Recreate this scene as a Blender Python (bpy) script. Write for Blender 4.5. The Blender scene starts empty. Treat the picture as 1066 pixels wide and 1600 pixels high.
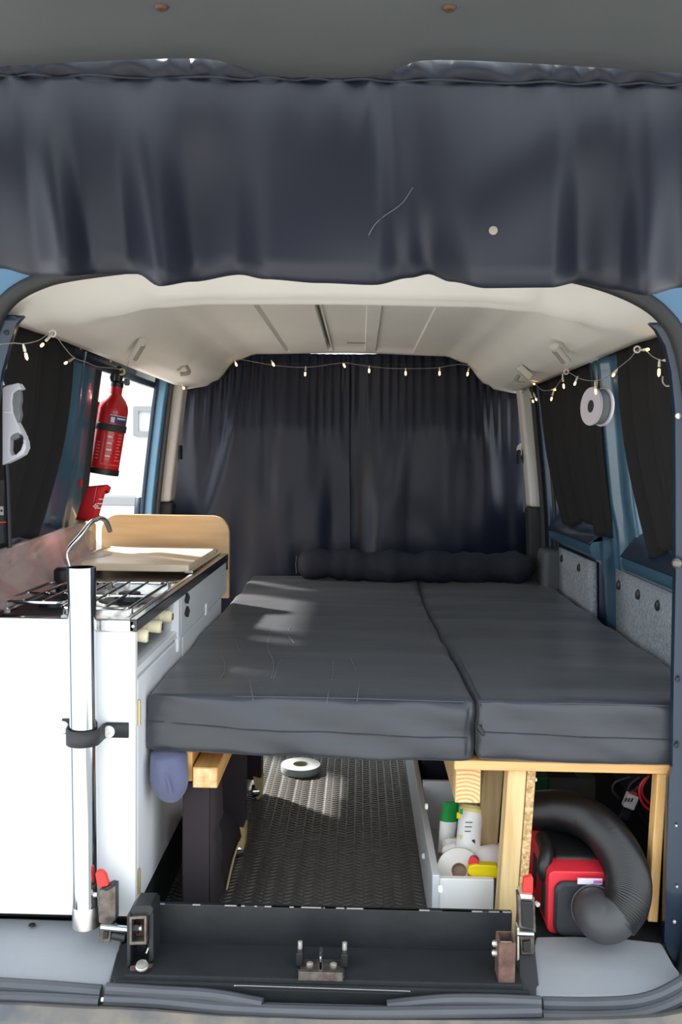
import bpy, bmesh, math, random
from mathutils import Vector, Matrix, noise
random.seed(7)
sc = bpy.context.scene
COL = sc.collection

# ------------------------------------------------------------------ camera
F, CU, CV = 1400.0, 533.0, 800.0
VPU, VPV, ROLL = 563.0, 715.0, 0.015
CAM = Vector((0, 0, 1.40))
yc = Vector((VPU - CU, CV - VPV, -F)).normalized()
k = (yc.x - ROLL * yc.y) / -yc.z
xc = Vector((1, -ROLL, k)).normalized()
zc = xc.cross(yc)
R = Matrix((xc, yc, zc))                      # camera space -> world
cam_d = bpy.data.cameras.new('camera')
cam_d.sensor_fit = 'VERTICAL'; cam_d.sensor_height = 24.0; cam_d.lens = 24.0 * F / 1600.0
cam_d.clip_start = 0.02; cam_d.clip_end = 300
cam = bpy.data.objects.new('camera', cam_d); COL.objects.link(cam)
cam.matrix_world = Matrix.Translation(CAM) @ R.to_4x4()
sc.camera = cam

# ------------------------------------------------------------------ sky, sun, exposure
w = bpy.data.worlds.new('sky'); sc.world = w; w.use_nodes = True
bg = w.node_tree.nodes['Background']
bg.inputs['Color'].default_value = (0.86, 0.94, 1.0, 1)
bg.inputs['Strength'].default_value = 1.0
sun_d = bpy.data.lights.new('sun', 'SUN'); sun_d.energy = 6.0; sun_d.angle = math.radians(4.0)
sun_d.color = (1.0, 0.93, 0.83)
sun = bpy.data.objects.new('sun', sun_d); COL.objects.link(sun)
sun.location = (-6, 9, 9)
SUN_DIR = Vector((1.0, -0.85, -1.12)).normalized()      # the way the light travels
sun.rotation_euler = SUN_DIR.to_track_quat('-Z', 'Y').to_euler()
sc.view_settings.view_transform = 'Standard'; sc.view_settings.look = 'None'
sc.view_settings.gamma = 1.0; sc.view_settings.use_curve_mapping = False
sc.view_settings.exposure = 1.45

# ------------------------------------------------------------------ helpers
def ray(u, v): return R @ Vector((u - CU, CV - v, -F))
def at(u, v, Y):
    d = ray(u, v); return CAM + d * (Y / d.y)
def atz(u, v, Z):
    d = ray(u, v); return CAM + d * ((Z - CAM.z) / d.z)
def atx(u, v, X):
    d = ray(u, v); return CAM + d * (X / d.x)
def lerp(a, b, t): return a + (b - a) * t
def interp(pts, x):
    if x <= pts[0][0]: return pts[0][1]
    for (x0, y0), (x1, y1) in zip(pts, pts[1:]):
        if x <= x1:
            t = (x - x0) / (x1 - x0); t = t * t * (3 - 2 * t)
            return y0 + (y1 - y0) * t
    return pts[-1][1]
def linterp(pts, x):
    if x <= pts[0][0]: return pts[0][1]
    for (x0, y0), (x1, y1) in zip(pts, pts[1:]):
        if x <= x1: return y0 + (y1 - y0) * (x - x0) / (x1 - x0)
    return pts[-1][1]
def srgb(r, g, b):
    f = lambda c: (c / 255 / 12.92) if c / 255 <= 0.04045 else ((c / 255 + 0.055) / 1.055) ** 2.4
    return (f(r), f(g), f(b))
def fbm(p, s, o=3):
    return noise.fractal(Vector(p) * s, 1.0, 2.0, o)

MATS = {}
def mat(name, col, rough=0.6, metal=0.0, spec=0.5, var=0.0, vscale=8.0, col2=None, bump=0.0, bscale=60.0,
        coat=0.0, emit=0.0, emcol=None, sheen=0.0, stretch=None, alpha=None, aniso=0.0, bstretch=None, detail=4.0):
    m = bpy.data.materials.new(name); m.use_nodes = True
    nt = m.node_tree; b = nt.nodes['Principled BSDF']
    b.inputs['Base Color'].default_value = (*col, 1)
    b.inputs['Roughness'].default_value = rough; b.inputs['Metallic'].default_value = metal
    b.inputs['Specular IOR Level'].default_value = spec
    b.inputs['Coat Weight'].default_value = coat
    b.inputs['Coat Roughness'].default_value = 0.08
    b.inputs['Sheen Weight'].default_value = sheen
    b.inputs['Anisotropic'].default_value = aniso
    if emit:
        b.inputs['Emission Color'].default_value = (*(emcol or col), 1); b.inputs['Emission Strength'].default_value = emit
    tc = None
    def coords(st):
        nonlocal tc
        tc = tc or nt.nodes.new('ShaderNodeTexCoord')
        mp = nt.nodes.new('ShaderNodeMapping'); nt.links.new(tc.outputs['Object'], mp.inputs['Vector'])
        mp.inputs['Scale'].default_value = st or (1, 1, 1)
        return mp.outputs['Vector']
    if var or col2:
        n = nt.nodes.new('ShaderNodeTexNoise'); n.inputs['Scale'].default_value = vscale; n.inputs['Detail'].default_value = detail
        nt.links.new(coords(stretch), n.inputs['Vector'])
        r = nt.nodes.new('ShaderNodeValToRGB'); nt.links.new(n.outputs['Fac'], r.inputs['Fac'])
        c2 = col2 or tuple(c * (1 - var) for c in col)
        r.color_ramp.elements[0].position = 0.32; r.color_ramp.elements[1].position = 0.68
        r.color_ramp.elements[0].color = (*c2, 1); r.color_ramp.elements[1].color = (*col, 1)
        nt.links.new(r.outputs['Color'], b.inputs['Base Color'])
    if bump:
        n = nt.nodes.new('ShaderNodeTexNoise'); n.inputs['Scale'].default_value = bscale; n.inputs['Detail'].default_value = 5
        nt.links.new(coords(bstretch or stretch), n.inputs['Vector'])
        bp = nt.nodes.new('ShaderNodeBump'); bp.inputs['Strength'].default_value = bump; bp.inputs['Distance'].default_value = 0.005
        nt.links.new(n.outputs['Fac'], bp.inputs['Height']); nt.links.new(bp.outputs['Normal'], b.inputs['Normal'])
    if alpha is not None:
        tr = nt.nodes.new('ShaderNodeBsdfTransparent'); mx = nt.nodes.new('ShaderNodeMixShader')
        mx.inputs['Fac'].default_value = alpha
        out = nt.nodes['Material Output']
        nt.links.new(tr.outputs[0], mx.inputs[1]); nt.links.new(b.outputs[0], mx.inputs[2]); nt.links.new(mx.outputs[0], out.inputs['Surface'])
    MATS[name] = m
    return m

class MB:
    def __init__(s): s.v = []; s.f = []
    def add(s, vs, fs):
        o = len(s.v); s.v += [Vector(p) for p in vs]; s.f += [[i + o for i in f] for f in fs]; return s
    def box(s, c, size, rot=None):
        c = Vector(c); h = [x / 2 for x in size]
        vs = []
        for x in (-1, 1):
            for y in (-1, 1):
                for z in (-1, 1):
                    p = Vector((x * h[0], y * h[1], z * h[2]))
                    vs.append(c + (rot @ p if rot else p))
        return s.add(vs, [(0, 1, 3, 2), (4, 6, 7, 5), (0, 4, 5, 1), (2, 3, 7, 6), (0, 2, 6, 4), (1, 5, 7, 3)])
    def bx(s, x0, x1, y0, y1, z0, z1):
        return s.box(((x0 + x1) / 2, (y0 + y1) / 2, (z0 + z1) / 2), (abs(x1 - x0), abs(y1 - y0), abs(z1 - z0)))
    def beam(s, a, b, wx, wy):
        """square bar from a to b, sections kept horizontal/vertical"""
        a = Vector(a); b = Vector(b); d = (b - a).normalized()
        up = Vector((0, 0, 1)) if abs(d.z) < 0.9 else Vector((0, 1, 0))
        sx = d.cross(up).normalized(); sy = sx.cross(d).normalized()
        vs = []
        for p in (a, b):
            for i, j in ((-1, -1), (1, -1), (1, 1), (-1, 1)): vs.append(p + sx * (i * wx / 2) + sy * (j * wy / 2))
        return s.add(vs, [(3, 2, 1, 0), (4, 5, 6, 7), (0, 1, 5, 4), (1, 2, 6, 5), (2, 3, 7, 6), (3, 0, 4, 7)])
    def tube(s, path, r, n=12, closed=False, caps=True, flat=None):
        P = [Vector(p) for p in path]; m = len(P); rr = r if isinstance(r, (list, tuple)) else [r] * m
        T = []
        for i in range(m):
            a = P[i - 1] if (i or closed) else P[0]; b = P[(i + 1) % m] if (i < m - 1 or closed) else P[-1]
            T.append((b - a).normalized())
        nrm = Vector((0, 0, 1)) if abs(T[0].z) < 0.9 else Vector((0, 1, 0))
        vs = []
        for i in range(m):
            nrm = (nrm - T[i] * nrm.dot(T[i])).normalized(); bn = T[i].cross(nrm)
            for j in range(n):
                a = 2 * math.pi * j / n
                ca, sa = math.cos(a), math.sin(a)
                if flat: ca *= flat
                vs.append(P[i] + (nrm * ca + bn * sa) * rr[i])
        fs = []
        for i in range(m if closed else m - 1):
            for j in range(n):
                a, b = i * n + j, i * n + (j + 1) % n; c, d = ((i + 1) % m) * n + (j + 1) % n, ((i + 1) % m) * n + j
                fs.append((a, b, c, d))
        if caps and not closed:
            fs.append(tuple(reversed(range(n)))); fs.append(tuple(range((m - 1) * n, m * n)))
        return s.add(vs, fs)
    def lathe(s, prof, M=None, n=24, cap=True):
        vs = []
        for r, z in prof:
            for j in range(n):
                a = 2 * math.pi * j / n; p = Vector((r * math.cos(a), r * math.sin(a), z)); vs.append(M @ p if M else p)
        fs = []
        for i in range(len(prof) - 1):
            for j in range(n): fs.append((i * n + j, i * n + (j + 1) % n, (i + 1) * n + (j + 1) % n, (i + 1) * n + j))
        if cap:
            fs.append(tuple(reversed(range(n)))); fs.append(tuple(range((len(prof) - 1) * n, len(prof) * n)))
        return s.add(vs, fs)
    def prism(s, poly, ext):
        """polygon of 3D points extruded along ext"""
        e = Vector(ext); n = len(poly); P = [Vector(p) for p in poly]
        return s.add(P + [p + e for p in P], [tuple(range(n)), tuple(reversed(range(n, 2 * n)))] +
                     [(i, i + n, (i + 1) % n + n, (i + 1) % n) for i in range(n)])
    def grid(s, rows, closed=False):
        m = len(rows[0]); vs = [p for r_ in rows for p in r_]; fs = []
        for i in range(len(rows) - 1):
            for j in range(m if closed else m - 1): fs.append((i * m + j, i * m + (j + 1) % m, (i + 1) * m + (j + 1) % m, (i + 1) * m + j))
        return s.add(vs, fs)
    def build(s, name, material, parent=None, bevel=0.0, seg=2, solid=0.0, sub=0, smooth=True, angle=35, fixn=True, soff=0.0):
        me = bpy.data.meshes.new(name)
        if parent is None:
            xs = [p.x for p in s.v]; ys = [p.y for p in s.v]; zs = [p.z for p in s.v]
            org = Vector(((min(xs) + max(xs)) / 2, (min(ys) + max(ys)) / 2, min(zs)))
        else: org = parent['_o'] if False else ORG[parent.name]
        me.from_pydata([p - org for p in s.v], [], s.f); me.validate()
        if fixn:
            bm = bmesh.new(); bm.from_mesh(me); bmesh.ops.recalc_face_normals(bm, faces=bm.faces); bm.to_mesh(me); bm.free()
        if smooth:
            me.polygons.foreach_set('use_smooth', [True] * len(me.polygons))
            me.set_sharp_from_angle(angle=math.radians(angle))
        me.materials.append(MATS[material] if isinstance(material, str) else material)
        o = bpy.data.objects.new(name, me); COL.objects.link(o)
        if parent is None: o.location = org
        else: o.parent = parent
        ORG[o.name] = org
        if solid:
            md = o.modifiers.new('solid', 'SOLIDIFY'); md.thickness = solid; md.offset = soff
        if bevel:
            md = o.modifiers.new('bevel', 'BEVEL'); md.width = bevel; md.segments = seg; md.limit_method = 'ANGLE'; md.angle_limit = math.radians(40)
            md.harden_normals = True
        if sub:
            md = o.modifiers.new('sub', 'SUBSURF'); md.levels = sub; md.render_levels = sub
        return o
ORG = {}
def thing(name, label, cat, loc, group=None):
    o = bpy.data.objects.new(name, None); COL.objects.link(o); o.location = loc; o.empty_display_size = 0.05
    ORG[o.name] = Vector(loc); tag(o, label, cat, group); return o
def tag(o, label=None, cat=None, group=None, kind=None):
    if label: o['label'] = label
    if cat: o['category'] = cat
    if group: o['group'] = group
    if kind: o['kind'] = kind
    return o
def structure(o): o['kind'] = 'structure'; return o
def struct_empty(name, loc=(0, 0, 0)):
    o = bpy.data.objects.new(name, None); COL.objects.link(o); o.location = loc; ORG[o.name] = Vector(loc); o['kind'] = 'structure'; return o
def frame(axis, loc):
    """matrix whose local z runs along axis, at loc"""
    return Matrix.Translation(Vector(loc)) @ Vector(axis).normalized().to_track_quat('Z', 'Y').to_matrix().to_4x4()
def rounded_box(mb, c, size, r, n=(10, 10, 4), disp=None):
    c = Vector(c); h = Vector(size) / 2
    def axis(hh, n):
        inner = [(-hh + r) + (2 * (hh - r)) * i / n for i in range(n + 1)]
        e = [-hh, -hh + r * .3, -hh + r * .65]
        return e + inner + [-x for x in reversed(e)]
    A = [axis(h[i], n[i]) for i in range(3)]
    bm = bmesh.new(); cache = {}
    def vert(p):
        key = tuple(round(x, 6) for x in p)
        if key not in cache:
            q = Vector([max(-h[i] + r, min(h[i] - r, p[i])) for i in range(3)]); d = Vector(p) - q
            nn = d.normalized() if d.length > 1e-9 else Vector((0, 0, 1))
            w_ = q + nn * r
            if disp: w_ = w_ + disp(w_ + c, nn)
            cache[key] = bm.verts.new(w_ + c)
        return cache[key]
    for ax in range(3):
        a, b = [i for i in range(3) if i != ax]
        for sgn in (-1, 1):
            for i in range(len(A[a]) - 1):
                for j in range(len(A[b]) - 1):
                    q = []
                    for (ii, jj) in ((i, j), (i + 1, j), (i + 1, j + 1), (i, j + 1)):
                        p = [0, 0, 0]; p[ax] = sgn * h[ax]; p[a] = A[a][ii]; p[b] = A[b][jj]; q.append(vert(p))
                    try: bm.faces.new(q)
                    except ValueError: pass
    bm.verts.index_update()
    mb.add([v.co.copy() for v in bm.verts], [[v.index for v in f.verts] for f in bm.faces]); bm.free()
    return mb
def smooth_path(pts, n=8):
    P = [Vector(p) for p in pts]; out = []
    for i in range(len(P) - 1):
        p0 = P[max(i - 1, 0)]; p1 = P[i]; p2 = P[i + 1]; p3 = P[min(i + 2, len(P) - 1)]
        for j in range(n):
            t = j / n
            out.append(0.5 * ((2 * p1) + (p2 - p0) * t + (2 * p0 - 5 * p1 + 4 * p2 - p3) * t * t + (3 * p1 - p0 - 3 * p2 + p3) * t ** 3))
    out.append(P[-1]); return out
def screw(parent, loc, axis, r, material, name='screw', h=None):
    h = h or r * 0.5
    return MB().lathe([(r, 0), (r, h * .4), (r * .7, h), (r * .25, h), (r * .2, h * .6)], frame(axis, loc), 12).build(name, material, parent)

# ------------------------------------------------------------------ materials
mat('paint_blue', srgb(72, 112, 138), 0.36, 0.15, 0.5, coat=0.6, bump=0.03, bscale=12, var=0.25, vscale=5)
mat('paint_dark_blue', srgb(23, 44, 68), 0.38, 0.25, 0.5, coat=0.4, bump=0.05, bscale=25, var=0.2, vscale=9)
mat('paint_outer', srgb(45, 100, 138), 0.3, 0.3, 0.5, coat=0.8)
mat('paint_sunlit', srgb(104, 160, 196), 0.4, 0.0, coat=0.4)  # body blue made paler: sunlight on the left jamb put into the colour
mat('crease_glint_thread', srgb(112, 117, 126), 0.5)  # pale tone stands for light on mattress creases; loose thread shares it
mat('headliner', srgb(231, 228, 222), 0.9, var=0.05, vscale=5, bump=0.06, bscale=350)
mat('headliner_dark', srgb(150, 146, 138), 0.85)
mat('clip_plastic', srgb(205, 200, 190), 0.5)
mat('tail_trim', srgb(76, 80, 82), 0.75, var=0.12, vscale=6, bump=0.08, bscale=500)
mat('satin', srgb(31, 34, 46), 0.5, spec=0.42, sheen=0.0, bump=0.03, bscale=900)
mat('satin_cab', srgb(24, 29, 46), 0.42, spec=0.38, sheen=0.0, bump=0.05, bscale=30, bstretch=(1, 1, .25))
mat('window_cloth', srgb(38, 37, 38), 0.85, spec=0.25, bump=0.05, bscale=300)
mat('mattress_cloth', srgb(46, 50, 58), 0.36, spec=0.55, sheen=0.1, bump=0.22, bscale=14, bstretch=(.5, 3.2, 2))
mat('bolster_cloth', srgb(40, 41, 52), 0.8, spec=0.3, bump=0.35, bscale=45, bstretch=(2, 1, 1))
mat('slate_cloth', srgb(88, 92, 122), 0.85, bump=0.06, bscale=300, sheen=0.2)
mat('seam_thread', srgb(40, 42, 50), 0.7)
mat('white_lam', srgb(238, 240, 244), 0.35, var=0.02, vscale=3)
mat('white_plastic', srgb(250, 250, 249), 0.4)
mat('grey_white', srgb(222, 227, 230), 0.45)
mat('steel', (0.72, 0.72, 0.72), 0.16, 1.0)
mat('steel_brushed', (0.6, 0.6, 0.6), 0.32, 1.0, bump=0.02, bscale=200, bstretch=(1, .1, 1))
mat('chrome', (0.52, 0.55, 0.58), 0.07, 1.0)
mat('dark_metal', srgb(40, 42, 46), 0.45, 0.4)
mat('black_edge', srgb(32, 34, 40), 0.25, 0.0, coat=.5)
mat('knob_cream', srgb(222, 212, 180), 0.5)
mat('beech', srgb(222, 188, 146), 0.45, col2=srgb(206, 168, 122), vscale=4, stretch=(1.2, 1, 9))
mat('board_wood', srgb(242, 226, 204), 0.35, col2=srgb(226, 200, 166), vscale=5, stretch=(1, 8, 1))
mat('pine', srgb(226, 184, 122), 0.65, col2=srgb(196, 150, 92), vscale=9, stretch=(6, 6, .6), bump=0.1, bscale=30)
mat('pine_pale', srgb(226, 200, 150), 0.7, col2=srgb(200, 168, 116), vscale=9, stretch=(7, 7, .6), bump=0.1, bscale=30)
mat('pine_old', srgb(172, 150, 108), 0.75, col2=srgb(140, 118, 82), vscale=9, stretch=(7, 7, .6))
mat('pine_y', srgb(226, 178, 112), 0.65, col2=srgb(198, 148, 86), vscale=9, stretch=(6, .6, 6))
mat('pine_x', srgb(226, 178, 120), 0.65, col2=srgb(206, 156, 96), vscale=9, stretch=(.6, 6, 6))
mat('chipboard', srgb(222, 190, 140), 0.85, col2=srgb(150, 116, 76), vscale=160, bump=0.3, bscale=200)
mat('rough_end', srgb(236, 200, 152), 0.85, col2=srgb(206, 158, 106), vscale=70, bump=0.3, bscale=150)
mat('torn_wood', srgb(214, 190, 132), 0.8, var=0.2, vscale=40)
m = mat('end_grain', srgb(232, 190, 136), 0.75)
nt = m.node_tree; b = nt.nodes['Principled BSDF']
tc = nt.nodes.new('ShaderNodeTexCoord'); mp = nt.nodes.new('ShaderNodeMapping'); wv = nt.nodes.new('ShaderNodeTexWave'); rp = nt.nodes.new('ShaderNodeValToRGB')
wv.wave_type = 'RINGS'; wv.rings_direction = 'Y'; wv.inputs['Scale'].default_value = 42; wv.inputs['Distortion'].default_value = 1.5; wv.inputs['Detail Scale'].default_value = 1.5
mp.inputs['Location'].default_value = (-0.100, 0, -0.262)
rp.color_ramp.elements[0].color = (*srgb(206, 150, 96), 1); rp.color_ramp.elements[1].color = (*srgb(242, 208, 156), 1)
nt.links.new(tc.outputs['Object'], mp.inputs[0]); nt.links.new(mp.outputs[0], wv.inputs[0]); nt.links.new(wv.outputs[0], rp.inputs[0]); nt.links.new(rp.outputs[0], b.inputs['Base Color'])
mat('black_wrap', srgb(52, 46, 50), 0.9, spec=0.2, bump=0.1, bscale=400)
mat('black_carpet', srgb(38, 40, 42), 0.95, spec=0.2, bump=0.4, bscale=600, var=0.3, vscale=300)
mat('tread_rubber', srgb(84, 84, 83), 0.42, spec=0.5, bump=0.1, bscale=300, var=0.2, vscale=6)
mat('carpet_grey', srgb(176, 182, 188), 0.95, spec=0.1, col2=srgb(138, 144, 152), vscale=140, bump=0.4, bscale=500)
mat('button_black', srgb(40, 42, 46), 0.35)
mat('sill_plastic', srgb(142, 145, 150), 0.6, bump=0.12, bscale=400, var=0.1, vscale=5)
mat('seal_rubber', srgb(78, 80, 86), 0.5, var=0.1, vscale=20)
mat('seal_black', srgb(36, 37, 38), 0.6)
mat('trim_grey', srgb(92, 94, 98), 0.65)
mat('trim_dark', srgb(40, 41, 44), 0.7)
mat('trim_cream', srgb(206, 202, 196), 0.65)
mat('black_steel', srgb(42, 45, 49), 0.42, 0.3, var=0.25, vscale=14, bump=0.08, bscale=60)
mat('black_steel_matt', srgb(40, 42, 45), 0.8, 0.0, var=0.2, vscale=30, bump=0.25, bscale=500, spec=0.3)
mat('bare_edge', srgb(190, 190, 194), 0.4, 0.7)
mat('rust_steel', srgb(132, 98, 88), 0.7, 0.3, col2=srgb(80, 62, 58), vscale=35, bump=0.2, bscale=90)
mat('latch_steel', srgb(120, 116, 112), 0.45, 0.7, col2=srgb(84, 72, 66), vscale=60)
mat('bolt_zinc', srgb(210, 206, 196), 0.35, 0.7)
mat('screw_rust', srgb(92, 66, 56), 0.6, 0.5)
mat('red_cap', srgb(232, 48, 44), 0.45)
mat('ext_red', srgb(196, 26, 34), 0.28, coat=0.5)
mat('ext_blue', srgb(56, 62, 120), 0.5)
mat('print_white', srgb(232, 222, 222), 0.6)
mat('print_pink', srgb(224, 120, 124), 0.6)
mat('black_plastic', srgb(28, 29, 31), 0.42)
mat('black_rubber', srgb(44, 45, 48), 0.6)
mat('pouch_red', srgb(214, 28, 36), 0.7, bump=0.1, bscale=60)
mat('brass', srgb(200, 186, 150), 0.4, 0.7)
mat('spool_white', srgb(214, 208, 218), 0.45)
mat('wire_grey', srgb(140, 144, 142), 0.35, 0.6)
mat('wire_clear', srgb(150, 150, 146), 0.4)
mat('bulb_stem', srgb(224, 218, 200), 0.35)
mat('bulb_glow', (1.0, 0.62, 0.18), 0.3, emit=3.0, emcol=(1.0, 0.56, 0.14))
mat('grab_grey', srgb(196, 196, 204), 0.45)
mat('grab_dark', srgb(112, 116, 120), 0.5)
mat('heater_red', srgb(222, 46, 62), 0.42)
mat('heater_black', srgb(46, 49, 54), 0.48, bump=0.06, bscale=500)
mat('hose_black', srgb(24, 25, 28), 0.36, spec=0.6)
mat('elbow_black', srgb(62, 63, 66), 0.5, var=0.12, vscale=20)
mat('label_pink', srgb(236, 226, 240), 0.5)
mat('label_violet', srgb(196, 110, 190), 0.5)
mat('cable_red', srgb(226, 44, 50), 0.45)
mat('cable_black', srgb(34, 36, 42), 0.5)
mat('plug_white', srgb(222, 220, 218), 0.45)
mat('green_plastic', srgb(20, 156, 70), 0.4)
mat('dark_green', srgb(8, 84, 52), 0.5)
mat('yellow_plastic', srgb(244, 220, 20), 0.35)
mat('yellow_pale', srgb(232, 220, 140), 0.5)
mat('red_plastic', srgb(220, 24, 40), 0.4)
mat('paper_white', srgb(238, 236, 230), 0.85, bump=0.1, bscale=120)
mat('card_brown', srgb(176, 148, 128), 0.85)
mat('navy_bag', srgb(20, 22, 44), 0.8)
mat('clear_grey', srgb(118, 124, 120), 0.3, alpha=0.6)
mat('tape_silver', srgb(150, 160, 166), 0.35)
mat('tape_core', srgb(150, 142, 128), 0.8)
mat('foil', srgb(214, 206, 204), 0.18, bump=0.5, bscale=18, alpha=0.30, spec=0.8)
mat('red_cloth', srgb(206, 72, 68), 0.85, col2=srgb(186, 148, 138), vscale=9, bump=0.3, bscale=40)
mat('glass', (0.8, 0.95, 0.92), 0.02, alpha=0.12)
mat('asphalt', srgb(176, 174, 170), 0.9, var=0.25, vscale=3, bump=0.4, bscale=200)
mat('render_white', srgb(240, 238, 232), 0.85, var=0.03, vscale=2)
mat('frame_grey', srgb(150, 150, 152), 0.6)
mat('bumper_dust', srgb(128, 120, 108), 0.8, col2=srgb(88, 90, 96), vscale=16, bump=0.15, bscale=200)

# ------------------------------------------------------------------ the shell of the van
X0 = -0.04
def wall_x(z):      # half width of the inner wall skin about X0
    return linterp([(0.4, .752), (0.62, .750), (0.97, .742), (1.1, .737), (1.2, .731), (1.3, .722), (1.62, .685), (1.80, .655)], z)
BELT, HEAD = 1.20, 1.63
def wall_sheet(mb, sgn, y0, y1, z0, z1, off=0.0, nz=8, ny=2):
    rows = []
    for i in range(nz + 1):
        z = lerp(z0, z1, i / nz)
        rows.append([Vector((X0 + sgn * (wall_x(z) + off), lerp(y0, y1, j / ny), z)) for j in range(ny + 1)])
    return mb.grid(rows)

# floor with raised tread
fl = structure(MB().bx(-.79, .71, 1.50, 3.75, .47, .50).build('floor', 'tread_rubber'))
td = MB()
yy = 1.60; row = 0
while yy < 2.95:
    xx = -.40; col = 0
    while xx < .16:
        a = math.radians(28 if (col % 2) else -28)
        c, s_ = math.cos(a), math.sin(a); L, W_ = .0115, .0032
        cx, cy = xx, yy + (0.0075 if col % 2 else 0)
        pts = [(-L, 0), (-L * .5, -W_), (L * .5, -W_), (L, 0), (L * .5, W_), (-L * .5, W_)]
        lo = [Vector((cx + p[0] * c - p[1] * s_, cy + p[0] * s_ + p[1] * c, .4999)) for p in pts]
        hi = [Vector((cx + .7 * (p[0] * c - p[1] * s_), cy + .7 * (p[0] * s_ + p[1] * c), .5017)) for p in pts]
        td.add(lo + hi, [(6, 7, 8, 9, 10, 11)] + [(i, (i + 1) % 6, (i + 1) % 6 + 6, i + 6) for i in range(6)])
        xx += .0205; col += 1
    yy += .0150; row += 1
tag(td.build('tread_pattern', 'tread_rubber', fl, smooth=False), kind='stuff')

# left wall: body skin with a sliding-door opening, window opening
wl = struct_empty('wall_left', (X0 - .74, 2.4, .5))
wr = struct_empty('wall_right', (X0 + .74, 2.4, .5))
for sgn, wp in ((-1, wl), (1, wr)):
    mb = MB()
    wall_sheet(mb, sgn, 1.50, 2.44, .47, BELT)                       # under the quarter window
    wall_sheet(mb, sgn, 1.50, 3.75, HEAD, 1.82)                        # header
    if sgn > 0: wall_sheet(mb, sgn, 2.44, 3.10, .47, BELT)
    wall_sheet(mb, sgn, 3.10, 4.40, .47, BELT + .05)
    mb.build('lower_panel', 'paint_dark_blue', wp, solid=.03, soff=0)
    mb = MB(); wall_sheet(mb, sgn, 1.50, 1.70, BELT - .02, HEAD + .04, -.003)
    mb.build('corner_post', 'paint_dark_blue', wp, solid=.03)
    # rounded belt rail under the windows
    for (a, b_) in ([(1.55, 2.20)] if sgn < 0 else [(1.55, 2.20), (2.50, 3.05)]):
        zr = 1.155
        p = [Vector((X0 + sgn * (wall_x(zr) - .012), lerp(a, b_, i / 6), zr)) for i in range(7)]
        MB().tube(p, .038, 16, flat=.9).build('belt_rail', 'paint_blue', wp)
        # sloping window ledge
        MB().prism([(X0 + sgn * (wall_x(1.2) - .055), a, 1.165), (X0 + sgn * (wall_x(1.2) + .01), a, 1.175), (X0 + sgn * (wall_x(1.2) + .01), a, 1.235), (X0 + sgn * (wall_x(1.2) - .01), a, 1.225)],
                   (0, b_ - a, 0)).build('window_ledge', 'paint_dark_blue', wp, bevel=.006)
# C pillars: profile with two ridges, sweeping outwards at the foot
def pillar(sgn, wp, ya, yb, z0, z1, depth, name, material, ridge=True):
    rows = []
    nz = 26
    for i in range(nz + 1):
        z = lerp(z0, z1, i / nz)
        foot = interp([(0.80, 1.0), (1.05, .75), (1.18, .25), (1.32, 0.0)], z)
        bend = interp([(1.22, 0), (1.30, 1), (1.40, 1.1), (1.6, 1.2)], z)
        xw = wall_x(z) + .012
        y_a = ya + .012 * bend; y_b = yb + .07 * foot
        d = depth * (1.0 - .35 * foot) + .004 * bend
        prof = [(y_a, 0.0), (y_a, d * .45), (y_a + .010, d * .62), (y_a + .05, d * .66), (y_a + .085, d * .70), (y_a + .10, d * .98), (y_a + .112, d * 1.04), (y_a + .128, d * 1.0),
                (y_a + .136, d * .84), (y_a + .150, d * .82), (y_a + .160, d * .98), (y_a + .172, d * .98), (y_b, d * .72), (y_b, 0.0)]
        rows.append([Vector((X0 + sgn * (xw - e), y, z)) for (y, e) in prof])
    return MB().grid(rows).build(name, material, wp, angle=60)
pillar(-1, wl, 2.16, 2.42, .62, 1.66, .022, 'pillar', 'paint_blue')
pillar(1, wr, 2.17, 2.46, .85, 1.66, .048, 'pillar', 'paint_blue')
# black seal down the door opening edge of the left C pillar
MB().tube([Vector((X0 - wall_x(z) - .008, 2.450, z)) for z in [lerp(.7, 1.66, i / 12) for i in range(13)]], .022, 10).build('door_seal', 'seal_black', wl)
# B pillars beside the cab
for sgn, wp in ((-1, wl), (1, wr)):
    zs = [lerp(.5, 1.70, i / 14) for i in range(15)]
    def strip(y0, y1, d0, d1, z0, z1, name, material, bevel=.006):
        rows = []
        for i in range(11):
            z = lerp(z0, z1, i / 10); xo = X0 + sgn * (wall_x(z) - d0); xi = X0 + sgn * (wall_x(z) - d1)
            rows.append([Vector((xo, y0, z)), Vector((xi, y0, z)), Vector((xi, y1, z)), Vector((xo, y1, z))])
        mb = MB().grid(rows, closed=True)
        n = len(mb.v); mb.f += [[0, 1, 2, 3], [n - 4, n - 3, n - 2, n - 1]]
        return mb.build(name, material, wp, bevel=bevel)
    e_ = 0.0 if sgn < 0 else -.010
    strip(3.050, 3.085, .018 + e_, .030 + e_, .6, 1.68, 'door_jamb_edge', 'paint_dark_blue', .003)
    strip(3.065, 3.13, .026 + e_, .056 + e_, .6, 1.68, 'door_jamb', 'paint_sunlit' if sgn < 0 else 'paint_dark_blue', .006)
    MB().tube([Vector((X0 + sgn * (wall_x(z) - .062 - e_), 3.112, z)) for z in zs], .011, 10).build('jamb_seal', 'seal_rubber' if sgn < 0 else 'seal_black', wp)
    strip(3.13, 3.21, .03, .104 + e_, 1.235, 1.68, 'upper_trim', 'trim_cream', .012)
    strip(3.13, 3.20, .03, .112 + e_, .6, 1.235, 'lower_trim', 'trim_dark', .012)
    if sgn > 0: strip(3.06, 3.15, -.03, .03, .6, 1.68, 'pillar_core', 'seal_black', .006)
    bl = MB().box((X0 + sgn * (wall_x(1.42) - .108), 3.185, 1.41), (.008, .04, .05)).build('belt_guide', 'seal_black' , wp, bevel=.003)
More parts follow.
